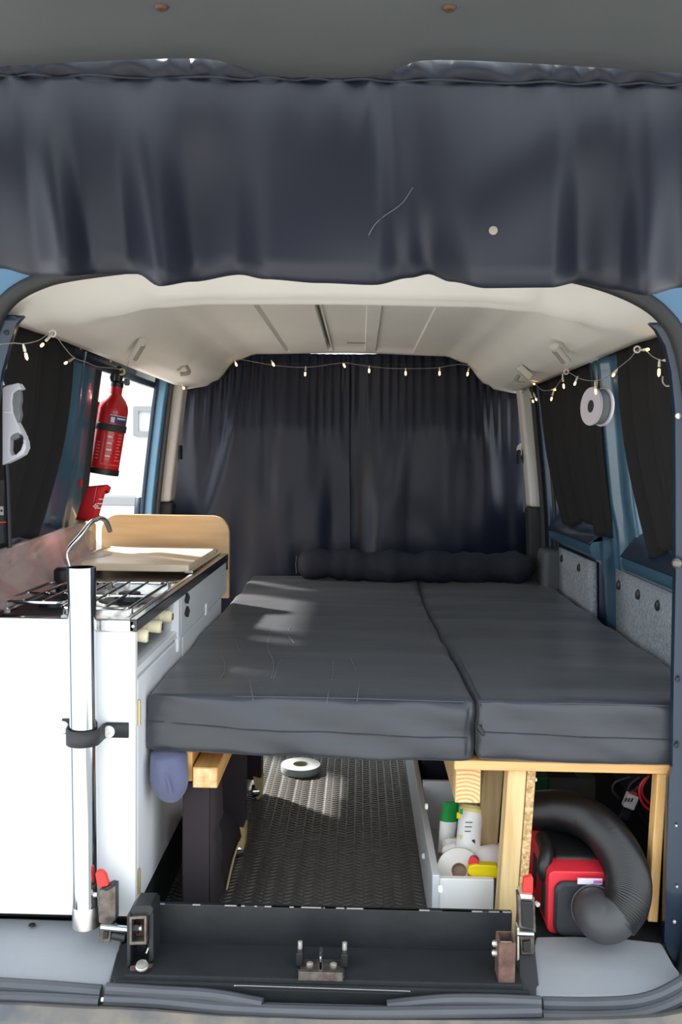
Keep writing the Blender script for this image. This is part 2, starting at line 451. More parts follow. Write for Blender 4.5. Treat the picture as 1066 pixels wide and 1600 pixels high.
# seat belt hardware shows between the right trim and the cab curtain
MB().tube([at(820, 690, 3.24), at(821, 730, 3.24), at(822, 800, 3.24)], .010, 8, flat=.3).build('belt_webbing', 'trim_grey', wr)
MB().lathe([(.024, -.004), (.024, .004), (.014, .006)], frame((-.6, -1, 0), at(818, 702, 3.235)), 20).build('belt_anchor', 'trim_cream', wr)
MB().tube([at(823, 695, 3.23), at(817, 715, 3.23), at(821, 728, 3.23)], .007, 8).build('belt_loop', 'chrome', wr)

# grey carpet lining panels on the right wall, with push-in buttons
def carpet_panel(ya, yb, z0, z1, btn):
    mb = MB(); wall_sheet(mb, 1, ya, yb, z0, z1, -.026, 6, 6)
    o = mb.build('carpet_panel', 'carpet_grey', wr, solid=.012)
    for (y, z) in btn:
        MB().lathe([(.0125, 0), (.0125, .003), (.008, .006), (.003, .007)], frame((-1, 0, .1), (X0 + wall_x(z) - .032, y, z)), 14).build('push_button', 'button_black', o)
carpet_panel(1.62, 2.315, .70, 1.122, [(2.285, 1.085), (2.125, 1.085), (1.985, 1.082)])
carpet_panel(2.545, 2.98, .70, 1.112, [(2.93, 1.08), (2.70, 1.078)])
MB().bx(X0 + .66, X0 + .735, 3.00, 3.13, .70, 1.10).build('door_pocket', 'trim_grey', wr, bevel=.02)

# side windows (glass)
for i, (sgn, a, b_) in enumerate([(-1, 1.62, 2.18), (1, 1.62, 2.18), (1, 2.46, 3.06)]):
    mb = MB(); wall_sheet(mb, sgn, a, b_, BELT, HEAD, .02, 4, 1); structure(mb.build('window_%d' % (i + 1), 'glass'))
structure(MB().prism([(X0 - .62, 4.35, 1.25), (X0 + .62, 4.35, 1.25), (X0 + .55, 3.78, 1.80), (X0 - .55, 3.78, 1.80)], (0, -.006, -.006)).build('window_4', 'glass'))

# ceiling: headliner
def ceil_z(Y, dx):
    a = abs(dx)
    inner = interp([(0, 1.778), (.34, 1.770), (.41, 1.748), (.49, 1.672), (.53, 1.650), (.60, 1.640)], a)
    rearlip = interp([(0, 1.738), (.30, 1.732), (.42, 1.718), (.50, 1.694), (.545, 1.672), (.585, 1.642), (.62, 1.62)], a)
    rib = interp([(0, 1.692), (.25, 1.690), (.36, 1.682), (.45, 1.664), (.52, 1.650), (.60, 1.636)], a)
    if Y < 1.74:
        t = (Y - 1.56) / .18; t = t * t * (3 - 2 * t)
        z = lerp(rearlip, rib, t)
        # proud centre pad
        if a < .36 and Y < 1.70: z -= .008 * min(1, (.36 - a) / .015) * min(1, max(0, (1.70 - Y) / .02))
        return z
    t = min(1, (Y - 1.74) / .13); t = t * t * (3 - 2 * t)
    z = lerp(rib, inner, t)
    X = X0 + dx
    if Y > 1.95 and Y < 3.2:
        for gx, gw, gd in ((-.262, .007, .014), (-.112, .008, .032), (.19, .007, .028)):
            d = abs(X - gx)
            if d < gw: z += gd
        if abs(X - .03) < .018: z -= .007
        if -.102 < X < .182: z += .006
    return z
xs = sorted(set([round(-.60 + .02 * i, 4) for i in range(61)] +
    [round(g - X0 + e, 4) for g, w_ in ((-.262, .008), (-.112, .009), (.19, .008), (.03, .018)) for e in (-w_ - .002, -w_ + .0005, w_ - .0005, w_ + .002)]))
ys = [1.56, 1.58, 1.60, 1.62, 1.64, 1.66, 1.68, 1.70, 1.715, 1.73, 1.74, 1.76, 1.78, 1.80, 1.82, 1.84, 1.87, 1.92, 1.949, 1.955] + [2.0 + .1 * i for i in range(12)] + [3.195, 3.203, 3.25, 3.28]
ce = structure(MB().grid([[Vector((X0 + dx, y, ceil_z(y, dx))) for dx in xs] for y in ys]).build('ceiling', 'headliner', angle=50, solid=.012, soff=1))
# dark strip put in for the groove across the centre bay
MB().box((-.005, 3.02, ceil_z(3.02, .02) - .002), (.09, .012, .004)).build('groove_strip', 'headliner_dark', ce)
for (u0, v0, u1, v1) in ((224, 532, 206, 562), (866, 541, 886, 566)):
    sg = -1 if u0 < 533 else 1
    a = atx(u0, v0, X0 + sg * .475); b_ = atx(u1, v1, X0 + sg * .515)
    rounded = smooth_path([a, (a + b_) / 2, b_], 3)
    MB().tube(rounded, .012, 12, flat=.7).build('handle_cap', 'clip_plastic', ce)
    MB().tube([p + Vector((-sg * .003, 0, -.006)) for p in rounded[1:-1]], .007, 10, flat=.5).build('handle_recess', 'headliner_dark', ce)
for (u, v, sg) in ((283, 568, -1), (820, 582, 1)):
    c = atx(u, v, X0 + sg * .505)
    hk = MB().box(c, (.05, .035, .02), Matrix.Rotation(sg * .7, 3, 'Y')).build('coat_hook', 'clip_plastic', ce, bevel=.005)
    MB().tube(smooth_path([c + Vector((-sg * .02, -.02, -.01)), c + Vector((-sg * .03, -.03, -.03)), c + Vector((-sg * .005, -.035, -.035))], 4), .006, 8).build('hook_tip', 'headliner_dark', hk)

# outer skin: roof and the painted frame round the rear opening
structure(MB().bx(X0 - .74, X0 + .74, 1.47, 3.50, 1.815, 1.845).build('trim_1', 'paint_outer', bevel=.012))
seal_img = [(-40, 1530), (-56, 1440), (-62, 1300), (-62, 900), (-48, 640), (-22, 532), (8, 474), (56, 442), (128, 424), (300, 406), (533, 400), (750, 406), (890, 428), (980, 456), (1036, 492), (1066, 545), (1084, 660), (1092, 900), (1092, 1300), (1086, 1440), (1066, 1535)]
seal_p = smooth_path([at(u, v, 1.51) for u, v in seal_img], 6)
structure(MB().tube(seal_p, .014, 12).build('trim_2', 'seal_black'))
cx_ = Vector((X0, 1.5, 1.2))
inner = [p + (p - cx_).normalized() * .004 for p in seal_p]
def outw(p, d, y): q = p + Vector(((p.x - cx_.x) * d / .6, 0, (p.z - cx_.z) * d / .55)); q.y = y; return q
rows = [[Vector((p.x, 1.54, p.z)) for p in inner], [Vector((p.x, 1.515, p.z)) for p in inner], [outw(p, .035, 1.505) for p in inner], [outw(p, .06, 1.48) for p in inner], [outw(p, .13, 1.46) for p in inner], [outw(p, .16, 1.50) for p in inner], [outw(p, .17, 1.70) for p in inner]]
structure(MB().grid(rows).build('trim_3', 'paint_outer', angle=50))

# inner corner posts of the rear opening (dark blue, drilled)
def corner(pts, name, outx, holes, bump):
    P = [at(u, v, 1.535) for u, v in pts]; top, bot = P[0], P[-1]
    sg = 1 if outx > 0 else -1
    n = len(P)
    rows = [[at(u + sg * 3, v, 1.60) for u, v in pts], [at(u + sg * 1, v, 1.548) for u, v in pts], [Vector((p.x + sg * .006, 1.535, p.z)) for p in P], [Vector((p.x + sg * .03, 1.525, p.z)) for p in P], [Vector((outx, 1.525, p.z)) for p in P]]
    o = structure(MB().grid(rows).build(name, 'paint_dark_blue', angle=50, solid=.004))
    for (u, v, r, m_) in holes:
        MB().lathe([(r, -.002), (r, .002), (r * .6, .0025)], frame((0, -1, 0), at(u, v, 1.523)), 14).build('plug_hole', m_, o)
    for (u, v) in bump:
        MB().lathe([(.007, -.004), (.009, .002), (.009, .006), (.005, .009)], frame((-.7, -.7, 0), at(u, v, 1.52)), 16).build('door_buffer', 'latch_steel', o)
    return o
corner([(1012, 505), (1022, 515), (1036, 540), (1045, 580), (1051, 640), (1052, 760), (1052, 900), (1049, 1050), (1047, 1200), (1042, 1215), (1038, 1330), (1034, 1470), (1050, 1510), (1062, 1540)], 'trim_4', .68,
       [(1059, 1062, .004, 'seal_black'), (1057, 1165, .004, 'seal_black'), (1060, 880, .005, 'seal_black'), (1054, 1440, .003, 'bolt_zinc'), (1058, 1385, .002, 'bolt_zinc'), (1060, 650, .005, 'bolt_zinc'), (1057, 1290, .002, 'bolt_zinc')], [(1060, 880)])
corner([(40, 494), (30, 505), (18, 540), (7, 580), (-2, 640), (-6, 760), (-8, 900), (-10, 1100), (-12, 1400)], 'trim_5', -.76, [(10, 520, .004, 'seal_black')], [])

# rear sill: black steel sill plate, grey plastic corner trims, rubber seals, bumper
sp = struct_empty('trim_6', (0, 1.45, .55))
MB().bx(-.36, .272, 1.495, 1.505, .50, .627).build('upright_plate', 'black_steel', sp, bevel=.002)
eg = MB()
random.seed(3)
for i in range(30):
    x = lerp(-.355, .265, random.random()); L = random.uniform(.003, .05)
    eg.bx(max(x - L / 2, -.358), min(x + L / 2, .27), 1.4942, 1.4965, .6262, .6276)
tag(eg.build('bare_edge', 'bare_edge', sp), kind='stuff')
MB().bx(-.372, .275, 1.397, 1.497, .545, .558).build('ledge_plate', 'black_steel_matt', sp, bevel=.003)
MB().bx(-.385, .285, 1.390, 1.399, .48, .551).build('sill_nose', 'black_steel_matt', sp, bevel=.004)
sl = MB().prism([atz(368, 1541, .5584), atz(640, 1550, .5584), atz(622, 1553, .5584), atz(392, 1546, .5584)], (0, 0, .0006)).build('latch_slot', 'seal_black', sp)
MB().tube([atz(366, 1540, .5588), atz(641, 1549, .5588)], .0010, 6).build('slot_edge', 'bare_edge', sl)
MB().prism([at(404, 1566, 1.372), at(608, 1571, 1.372), at(608, 1579, 1.366), at(404, 1575, 1.366)], (0, .004, -.006)).build('ribbed_insert', 'seal_rubber', sp)
for pts in ([(508, 1470), (512, 1477), (530, 1476), (566, 1478)], [(640, 1479), (672, 1475), (705, 1478)], [(300, 1462), (330, 1466), (352, 1464)]):
    MB().tube(smooth_path([at(u, v, 1.4945) for u, v in pts], 4), .0006, 5).build('scratch', 'dark_metal', sp)
# plastic corner trims
def sill_trim(pts_top, pts_low, name):
    """rows of image points with their depth, from back to front"""
    o = structure(MB().grid([[at(*p) for p in r_] for r_ in (pts_top + pts_low)]).build(name, 'sill_plastic', solid=.02, soff=-1, bevel=.004, angle=55))
    return o
st = sill_trim([[(-90, 1432, 1.53), (20, 1434, 1.53), (110, 1437, 1.53), (185, 1440, 1.53)],
                [(-92, 1470, 1.475), (20, 1468, 1.475), (110, 1470, 1.475), (190, 1471, 1.475)],
                [(-95, 1500, 1.44), (20, 1498, 1.44), (105, 1500, 1.44), (182, 1502, 1.44)]],
               [[(-98, 1527, 1.405), (20, 1530, 1.405), (100, 1533, 1.405), (172, 1538, 1.405)], [(-98, 1560, 1.40), (20, 1560, 1.40), (100, 1560, 1.40), (172, 1560, 1.40)]], 'trim_7')
MB().lathe([(.006, 0), (.006, .002), (.003, .003)], frame((0, 0, 1), at(50, 1447, 1.505) + Vector((0, 0, .001))), 12).build('push_rivet', 'seal_black', st)
sill_trim([[(838, 1463, 1.53), (900, 1462, 1.53), (980, 1466, 1.53), (1030, 1472, 1.53), (1036, 1476, 1.53)],
           [(833, 1490, 1.475), (900, 1492, 1.475), (980, 1498, 1.475), (1046, 1506, 1.475), (1054, 1508, 1.475)],
           [(833, 1515, 1.445), (900, 1518, 1.445), (980, 1522, 1.445), (1050, 1520, 1.455), (1062, 1518, 1.46)]],
          [[(838, 1556, 1.395), (900, 1557, 1.395), (980, 1555, 1.400), (1040, 1542, 1.415), (1064, 1528, 1.435)], [(838, 1585, 1.39), (900, 1585, 1.39), (980, 1583, 1.39), (1045, 1570, 1.40), (1070, 1550, 1.42)]], 'trim_8')
# side cheeks where the trims are cut away
MB().prism([at(186, 1478, 1.47), at(206, 1470, 1.47), at(205, 1528, 1.40), at(172, 1532, 1.40)], (.004, 0, 0)).build('cut_cheek', 'black_steel', sp)
MB().prism([at(812, 1475, 1.47), at(832, 1480, 1.47), at(840, 1556, 1.40), at(813, 1552, 1.40)], (.004, 0, 0)).build('cut_cheek', 'trim_dark', sp)
# ribbed rubber seals of the sill
def seal_seg(name, lines):
    o = None
    for pts, r in lines:
        t = MB().tube(smooth_path([at(u, v, y) for u, v, y in pts], 5), r, 10)
        if o is None: o = structure(t.build(name, 'seal_rubber'))
        else: t.build('seal_lip', 'seal_rubber', o)
seal_seg('trim_9', [([(-90, 1534, 1.39), (60, 1543, 1.39), (158, 1551, 1.39)], .0115), ([(-90, 1555, 1.375), (60, 1561, 1.375), (155, 1566, 1.375)], .0105)])
seal_seg('trim_10', [([(166, 1545, 1.379), (250, 1550, 1.379), (330, 1555, 1.376), (395, 1566, 1.372), (410, 1569, 1.37)], .0095),
                     ([(164, 1562, 1.375), (250, 1566, 1.372), (370, 1577, 1.365), (560, 1583, 1.36), (700, 1582, 1.362), (845, 1580, 1.37)], .0105),
                     ([(605, 1572, 1.372), (640, 1568, 1.375), (700, 1563, 1.377), (770, 1563, 1.378), (845, 1566, 1.379)], .0095)])
seal_seg('trim_11', [([(848, 1568, 1.388), (930, 1569, 1.388), (1000, 1564, 1.39), (1050, 1545, 1.405), (1085, 1515, 1.43), (1096, 1450, 1.45)], .0105),
                     ([(848, 1588, 1.375), (940, 1589, 1.375), (1010, 1582, 1.38), (1070, 1556, 1.40), (1105, 1510, 1.43)], .010)])
BV = [(-130, 1570), (0, 1572), (165, 1579), (400, 1592), (533, 1596), (850, 1597), (1000, 1594), (1140, 1575)]
bus = [-130 + 1270 * i / 24 for i in range(25)]
structure(MB().grid([[at(u, interp(BV, u) + dv, y) + Vector((0, 0, dz)) for u in bus] for dv, y, dz in ((-14, 1.40, 0), (-2, 1.345, 0), (12, 1.333, 0), (20, 1.325, -.004), (26, 1.315, -.15))]).build('trim_12', 'bumper_dust', solid=.01, soff=-1, angle=40))

# rough floor edge strips inside: carpeted side of the lowered floor
structure(MB().bx(-.397, -.380, 1.52, 3.3, .50, .602).build('trim_13', 'black_carpet'))
structure(MB().bx(-.79, -.395, 1.54, 3.05, .575, .600).build('trim_14', 'black_carpet'))
structure(MB().bx(.325, .70, 1.535, 3.3, .535, .555).build('trim_15', 'black_carpet'))

# ------------------------------------------------------------------ outside
structure(MB().bx(-40, 40, -40, 60, -.1, 0).build('ground', 'asphalt'))
hw = structure(MB().bx(-7.0, .6, 9.0, 9.3, 0, 3.6).build('wall_house', 'render_white'))
wn = MB()
a = at(210, 635, 8.98); b_ = at(245, 682, 8.98); t = .05
wn.bx(a.x, a.x + t, 8.93, 9.0, b_.z, a.z).bx(b_.x - t, b_.x, 8.93, 9.0, b_.z, a.z).bx(a.x + t, b_.x - t, 8.93, 9.0, a.z - t, a.z).bx(a.x + t, b_.x - t, 8.93, 9.0, b_.z, b_.z + t)
wo = structure(wn.build('window_5', 'frame_grey')); MB().bx(a.x + t, b_.x - t, 8.97, 8.985, b_.z + t, a.z - t).build('pane', 'grey_white', wo)
gw = tag(MB().bx(-4.5, 0, 7.4, 7.6, 0, at(200, 781, 7.4).z).build('garden_wall', 'render_white'), 'low pale garden wall outside the open side door', 'wall')
MB().bx(-4.55, .05, 7.36, 7.64, at(200, 790, 7.4).z, at(200, 776, 7.4).z).build('coping', 'frame_grey', gw, bevel=.01)

# ------------------------------------------------------------------ tailgate (open overhead) and its curtain
tg = thing('tailgate', 'open tailgate with dark grey inner trim overhead', 'tailgate', (0, 1.48, 1.80))
TZ = 1.865
edge = [(-140, 112), (0, 107), (120, 101), (240, 96), (320, 96), (360, 103), (410, 117), (450, 123), (533, 125), (590, 121), (630, 108), (655, 99), (720, 98), (850, 104), (960, 111), (1066, 118), (1220, 126)]
ep = [atz(u, v, TZ) for u, v in edge]
def ec(t_):    # edge curve smoothed
    return t_
sp_ = smooth_path(ep, 5)
rows = []
rows.append([p + Vector((0, .004, .045)) for p in sp_])
rows.append([p + Vector((0, .004, .008)) for p in sp_])
rows.append([p + Vector((0, -.004, .001)) for p in sp_])
for t_ in (.06, .12, .18): rows.append([Vector((p.x, p.y - t_, TZ - .010 * (t_ / .18))) for p in sp_])
ends = [Vector((p.x, .62, TZ - .02)) for p in sp_]
rows.append(ends); rows.append([Vector((p.x * .97, .50, TZ + .02)) for p in sp_]); rows.append([Vector((p.x * .95, .46, TZ + .10)) for p in sp_])
MB().grid(rows).build('inner_trim', 'tail_trim', tg, angle=50)
for (u, v) in ((252, 10), (702, 11)):
    p = atz(u, v, TZ - .008)
    MB().lathe([(.0075, .003), (.0075, -.001), (.005, -.0035), (.0015, -.0035), (.001, -.001)], Matrix.Translation(p), 14).build('trim_screw', 'screw_rust', tg)
oz = MB()
oz.bx(-.72, -.62, .46, 1.50, TZ + .02, TZ + .09).bx(.54, .64, .46, 1.50, TZ + .02, TZ + .09).bx(-.72, .64, 1.40, 1.50, TZ + .005, TZ + .06).bx(-.72, .64, .45, .98, TZ + .05, TZ + .10)
oz.build('outer_skin', 'paint_outer', tg, bevel=.01)
MB().bx(-.63, .55, .97, 1.41, TZ + .062, TZ + .068).build('rear_glass', 'glass', tg)
wireY = 1.20
def wire_v(u): return lerp(118, 133, (u - 0) / 1066.0)
tc_ = thing('tailgate_curtain', 'navy black satin curtain hanging from the open tailgate', 'curtain', (X0, wireY, 1.63))
bot_v = [(-150, 415), (0, 419), (55, 431), (110, 431), (150, 428), (215, 428), (250, 447), (300, 440), (375, 429), (415, 436), (500, 442), (585, 445), (640, 434), (670, 428), (705, 440), (760, 450), (860, 449), (905, 441), (960, 452), (1010, 461), (1066, 449), (1220, 440)]
bot_y = [(-150, .0), (0, .0), (55, -.005), (100, -.05), (150, .015), (200, .02), (253, -.055), (310, .03), (365, .02), (425, -.03), (580, -.03), (630, .01), (668, .03), (750, -.04), (860, -.025), (905, .025), (960, .0), (1008, -.05), (1066, .005), (1220, 0)]
shear = [(-150, -60), (0, -40), (100, -75), (255, -70), (365, -30), (500, 60), (668, -40), (750, 20), (905, 10), (1008, 20), (1220, 0)]
rows = []
NV = 34
us = [-140 + 1340 * i / 200 for i in range(201)]
for j in range(NV + 1):
    t = j / NV; r_ = []
    for u in us:
        vt = wire_v(u); vb = interp(bot_v, u)
        uu = u + interp(shear, u) * (1 - t) * 0.55
        v = lerp(vt, vb, t)
        g = interp(bot_y, u)
        amp = t ** 0.9
        small = (.004 * math.sin(u * .06 + 2.6 * math.sin(u * .013)) + .003 * fbm((u * .03, 0, 7.7), 1.0, 3)) * max(0, 1 - t * 2.6)
        broad = .030 * fbm((u * .0045 + t * .6, t * .8, 2.3), 1.0, 1) * math.sin(math.pi * min(1, t * 1.05 + .02))
        Y = wireY + g * amp + small + broad - .02 * math.sin(math.pi * t) - .03 * t
        if t > .93: Y += .012 * (t - .93) / .07
        r_.append(at(uu, v, Y))
    rows.append(r_)
rows_cloth = rows
MB().grid(rows).build('cloth', 'satin', tc_, solid=.0015, angle=80)
# gathered header tube above the stitch line
rows = []
for j in range(9):
    t = j / 8; r_ = []
    for u in us:
        q = at(u, wire_v(u) + 2, wireY)
        gz = .036 + .003 * fbm((u * .02, 0, 1.1), 1.0, 3)
        a_ = math.pi * t
        Y = q.y + .004 - .014 * math.sin(a_) + .007 * math.sin(u * .09 + 2.4 * math.sin(u * .021) + t * 1.6) * math.sin(a_) + .008 * t
        r_.append(Vector((q.x + .004 * math.sin(u * .2) * t, Y, q.z + gz * t)))
    rows.append(r_)
MB().grid(rows).build('gathered_header', 'satin', tc_, solid=.0015, angle=80)
MB().tube([at(u, wire_v(u) + 1, wireY) + Vector((0, -.003 + .004 * math.sin(u * .06 + 2.6 * math.sin(u * .013)), 0)) for u in us[::2]], .0014, 6).build('stitch_line', 'seam_thread', tc_)
MB().tube([at(-150, wire_v(-150) - 8, wireY + .01), at(1210, wire_v(1210) - 8, wireY + .01)], .003, 8).build('curtain_wire', 'wire_grey', tc_)
# pale spot and a loose thread on the cloth
Rt = R.transposed()
def uv_of(p):
    d = Rt @ (p - CAM); return (CU - F * d.x / d.z, CV + F * d.y / d.z)
flatv = [(uv_of(p), p) for r_ in rows_cloth for p in r_]
def on_cloth(u, v):
    return min(flatv, key=lambda a_: (a_[0][0] - u) ** 2 + (a_[0][1] - v) ** 2)[1]
q = on_cloth(771, 360); q = at(771, 360, q.y - .0025)
MB().lathe([(.0, -.001), (.0055, -.001), (.0055, .0), (.003, .001)], frame((0, -1, .1), q), 14).build('pale_spot', 'tape_core', tc_)
th_ = []
for (u, v) in ((645, 293), (628, 318), (600, 338), (585, 352), (576, 368)):
    q = on_cloth(u, v); th_.append(at(u, v, q.y - .003))
MB().tube(smooth_path(th_, 4), .0005, 5).build('loose_thread', 'crease_glint_thread', tc_)

# ------------------------------------------------------------------ cab curtain (two hanging panels)
def cab_curtain(label, ua, ub, seed, topv, botz, leanfn, ridges):
    cu = thing('cab_curtain', label, 'curtain', (at((ua + ub) / 2, 700, 3.30).x, 3.30, botz), 'satin curtains closing off the cab')
    def point(u, s_, t, rise=0.0):
        zt = at(u, interp(topv, u), 3.30).z; z = lerp(zt, botz, t) + rise
        ph = u * .045 + seed + .9 * t * (s_ - .3)
        fold = .6 * math.sin(ph * 1.15 + 1.5 * math.sin(ph * .43)) + .4 * math.sin(ph * 2.3 + .9 + 1.6 * math.sin(ph * .31 + seed)) * fbm((u * .012, t, seed), 1.0, 2) * 2.2
        gath = .006 * math.sin(u * .42 + seed + 2.4 * math.sin(u * .05)) * max(0, 1 - t * 3.2)
        Y = 3.30 + .018 * fold * (.2 + .8 * min(1, t * 1.6)) + gath + .045 * fbm((u * .008, t * 1.6, seed), 1.0, 3) * t
        for (u0, u1, w_, am) in ridges:
            e = (u - lerp(u0, u1, t)) / w_; k_ = 1 / (1 + math.exp(-max(-30, min(30, e * 4))))
            Y -= am * k_ * math.exp(-max(0, e) * .35) * min(1, t * 4)
        return Vector((at(u, 700, 3.30).x + leanfn(s_, t), Y, z))
    N = 120; NV = 44
    rows = [[point(lerp(ua, ub, i / N), i / N, 0, h_) + Vector((0, .004 * (h_ / .034), 0)) for i in range(N + 1)] for h_ in (.034, .028, .020, .010)]
    rows += [[point(lerp(ua, ub, i / N), i / N, j / NV) for i in range(N + 1)] for j in range(NV + 1)]
    MB().grid(rows).build('cloth', 'satin_cab', cu, solid=.0015, angle=80)
    MB().tube([point(lerp(ua, ub, i / N), i / N, .004) + Vector((0, -.002, 0)) for i in range(N + 1)], .0016, 6).build('stitch_line', 'seam_thread', cu)
topv = [(262, 618), (290, 612), (325, 604), (350, 588), (372, 568), (430, 566), (540, 568), (700, 566), (740, 575), (775, 602), (800, 620), (822, 628)]
cab_curtain('navy satin curtain behind the wooden worktop panel', 262, 545, 0.6, topv, .80, lambda s_, t: -.03 * (1 - s_) * math.sin(math.pi * t) + .02 * t, [(385, 285, 28, .055), (455, 430, 30, .03)])
cab_curtain('navy satin curtain hanging behind the bolster pillow', 532, 826, 4.1, topv, .80, lambda s_, t: .030 * s_ * t, [(745, 800, -30, .04), (640, 560, 34, .03)])

# ------------------------------------------------------------------ window curtains
def side_curtain(label, sgn, yfa, yfb, zt, zb, seed):
    """yfa(t), yfb(t): rear and front edge at drop t"""
    cu = thing('window_curtain', label, 'curtain', (X0 + sgn * .67, (yfa(0) + yfb(0)) / 2, zb), 'black side window curtains')
    rows = []; N = 90; NV = 26
    for j in range(NV + 1):
        t = j / NV; r_ = []
        for i in range(N + 1):
            s_ = i / N; y = lerp(yfa(t), yfb(t), s_); z = lerp(zt, zb + .015 * math.sin(s_ * 9 + seed), t)
            ph = s_ * 60 + seed
            fold = math.sin(ph + 1.3 * math.sin(ph * .37)) * .5 + .5 * math.sin(ph * .43 + 1)
            x = X0 + sgn * (wall_x(z) - .034 - .015 * fold - .010 * math.sin(math.pi * t))
            r_.append(Vector((x, y, z)))
        rows.append(r_)
    MB().grid(rows).build('cloth', 'window_cloth', cu, solid=.0015, angle=80)
    MB().tube([Vector((X0 + sgn * (wall_x(zt) - .030), y, zt + .004)) for y in (yfa(0), (yfa(0) + yfb(0)) / 2, yfb(0))], .007, 8).build('gathered_header', 'window_cloth', cu)
side_curtain('black gathered curtain beside the grey reacher handle', -1, lambda t: 1.61, lambda t: 2.13 - .12 * t ** 2.2, 1.662, 1.205, 1.0)
side_curtain('black gathered curtain nearest the dark blue door pillar with the steel hook', 1, lambda t: 1.63, lambda t: 2.15 - .13 * t ** 2.0, 1.665, 1.20, 2.2)
side_curtain('black gathered curtain behind the hanging white spool', 1, lambda t: 2.33, lambda t: 3.07 - .17 * t ** 2.0, 1.66, 1.21, 3.7)

# ------------------------------------------------------------------ mattresses and bolster
BZ = .975; BT = .107
def mattress(label, x0, x1, y0, y1, seed, sk):
    c = Vector(((x0 + x1) / 2, (y0 + y1) / 2, BZ - BT / 2)); sz = (x1 - x0, y1 - y0, BT)
    t = thing('mattress', label, 'mattress', (c.x, c.y, BZ - BT), 'foam mattress halves of the bed')
    def disp(p, n):
        fx = (p.x - x0) / (x1 - x0); fy = (p.y - y0) / (y1 - y0)
        d = Vector((0, 0, 0))
        if n.z > .3:
            d.z += .006 * fbm((p.x * 1.2 + seed, p.y * 5, 0), 1.3, 3) + .006 * math.sin(math.pi * min(1, max(0, fx))) * 1.0
            d.z += .004 * math.sin(p.y * 26 + 2.5 * p.x + seed) * (1 - fx) * max(0, (fy - .35))
        if n.y < -.3:
            d.y += .010 * fbm((p.x * 3 + seed, p.z * 14 + p.x * 4, 3.1), 1.5, 3) - .010 * math.sin(math.pi * min(1, max(0, fx)))
            d.z += sk * (fx - .3) * .018 * (-n.y)
        if abs(n.x) > .3: d.x += .003 * fbm((p.y * 3, p.z * 9, seed), 1.4, 2) + (.008 * math.sin(p.y * 3.6 + 1.9) if (n.x > 0) == (x0 < 0) else 0)
        return d
    rounded_box(MB(), c, sz, .016, (34, 70, 6), disp).build('cover', 'mattress_cloth', t, angle=80)
    zs = BZ - BT * .52
    pts = []
    for i in range(41):
        x = lerp(x0 + .006, x1 - .006, i / 40); fx = i / 40
        yy_ = y0 + .010 * fbm((x * 3 + seed, zs * 14 + x * 4, 3.1), 1.5, 3) - .010 * math.sin(math.pi * fx)
        pts.append(Vector((x, yy_ - .0005, zs + sk * (fx - .3) * .018)))
    MB().tube(pts, .0013, 6).build('seam', 'seam_thread', t)
    pe = []
    for i in range(41):
        fx = i / 40; x = lerp(x0 + .014, x1 - .014, fx); pe.append(Vector((x, y0 + .005 - .008 * math.sin(math.pi * fx), BZ - .004 + .005 * math.sin(math.pi * fx))))
    MB().tube(pe, .0016, 6).build('edge_piping', 'mattress_cloth', t)
    # bright crease lines on the cover are painted highlights, drawn as pale tubes
    random.seed(int(seed * 10))
    cr = MB()
    return t, cr
m1, cr = mattress('charcoal foam mattress half beside the white kitchen unit', -.3765, .2035, 1.562, 3.14, 1.7, -1)
for (pts) in ([(372, 985), (368, 1000), (376, 1018)], [(425, 983), (418, 1010), (428, 1035), (424, 1060)], [(520, 1032), (521, 1052), (515, 1075), (511, 1098)], [(548, 1028), (556, 1046)], [(440, 1030), (432, 1046), (428, 1062)], [(562, 1066), (558, 1095)], [(390, 1062), (396, 1094)], [(345, 1020), (352, 1042), (346, 1060)], [(455, 978), (450, 990), (460, 1005)]):
    q = [atz(u, v, BZ + .0062) for u, v in pts]
    MB().tube(smooth_path(q, 4), .0007, 5).build('crease_glint', 'crease_glint_thread', m1)
m2, cr = mattress('charcoal foam mattress half beside the grey carpet panels', .205, .655, 1.556, 3.14, 3.3, -.6)
MB().tube(smooth_path([(.198, 1.5575, BZ - .012), (.197, 1.5555, BZ - .05), (.195, 1.5575, BZ - .098)], 3), .0013, 6).build('corner_seam', 'seam_thread', m1)
MB().lathe([(.004, -.01), (.005, 0), (.002, .01)], frame((.4, -.3, -.6), at(752, 1142, 1.55)), 8).build('zip_pull', 'dark_metal', m2)

bo = thing('bolster_pillow', 'long dark navy bolster pillow across the head of the bed', 'pillow', (.2, 3.05, .978))
pth = []
for i in range(41):
    s_ = i / 40; pth.append(Vector((lerp(-.205, .600, s_), 3.02 + .05 * s_ + .01 * math.sin(s_ * 9), 1.034 - .006 * s_ + .003 * math.sin(s_ * 14))))
rr = [(.052 + .004 * math.sin(i * .9) + .003 * math.sin(i * 2.1)) * min(1, (.45 + .75 * math.sqrt(min(i, 40 - i) / 3.0)) if min(i, 40 - i) < 3 else 1) for i in range(41)]
mb = MB().tube(pth, rr, 28)
for i, v in enumerate(mb.v): v += Vector((0, .005, .005)) * fbm(tuple(v), 16, 3)
mb.build('pillow_case', 'bolster_cloth', bo, angle=80)
MB().tube([pth[0] + Vector((-.004, .0, .03)), pth[0] + Vector((-.007, 0, 0)), pth[0] + Vector((-.004, 0, -.03))], .004, 6).build('end_seam', 'seam_thread', bo)

# ------------------------------------------------------------------ bed frame
bf = thing('bed_frame', 'pine and black wrapped timber frame carrying the mattresses', 'bed frame', (.1, 1.7, .50))
ZB = BZ - BT
MB().bx(.175, .655, 1.562, 3.12, ZB - .019, ZB - .001).build('bed_board', 'pine_x', bf, bevel=.003)
MB().bx(-.325, .170, 1.64, 3.12, ZB - .019, ZB - .001).build('bed_board', 'pine_x', bf, bevel=.003)
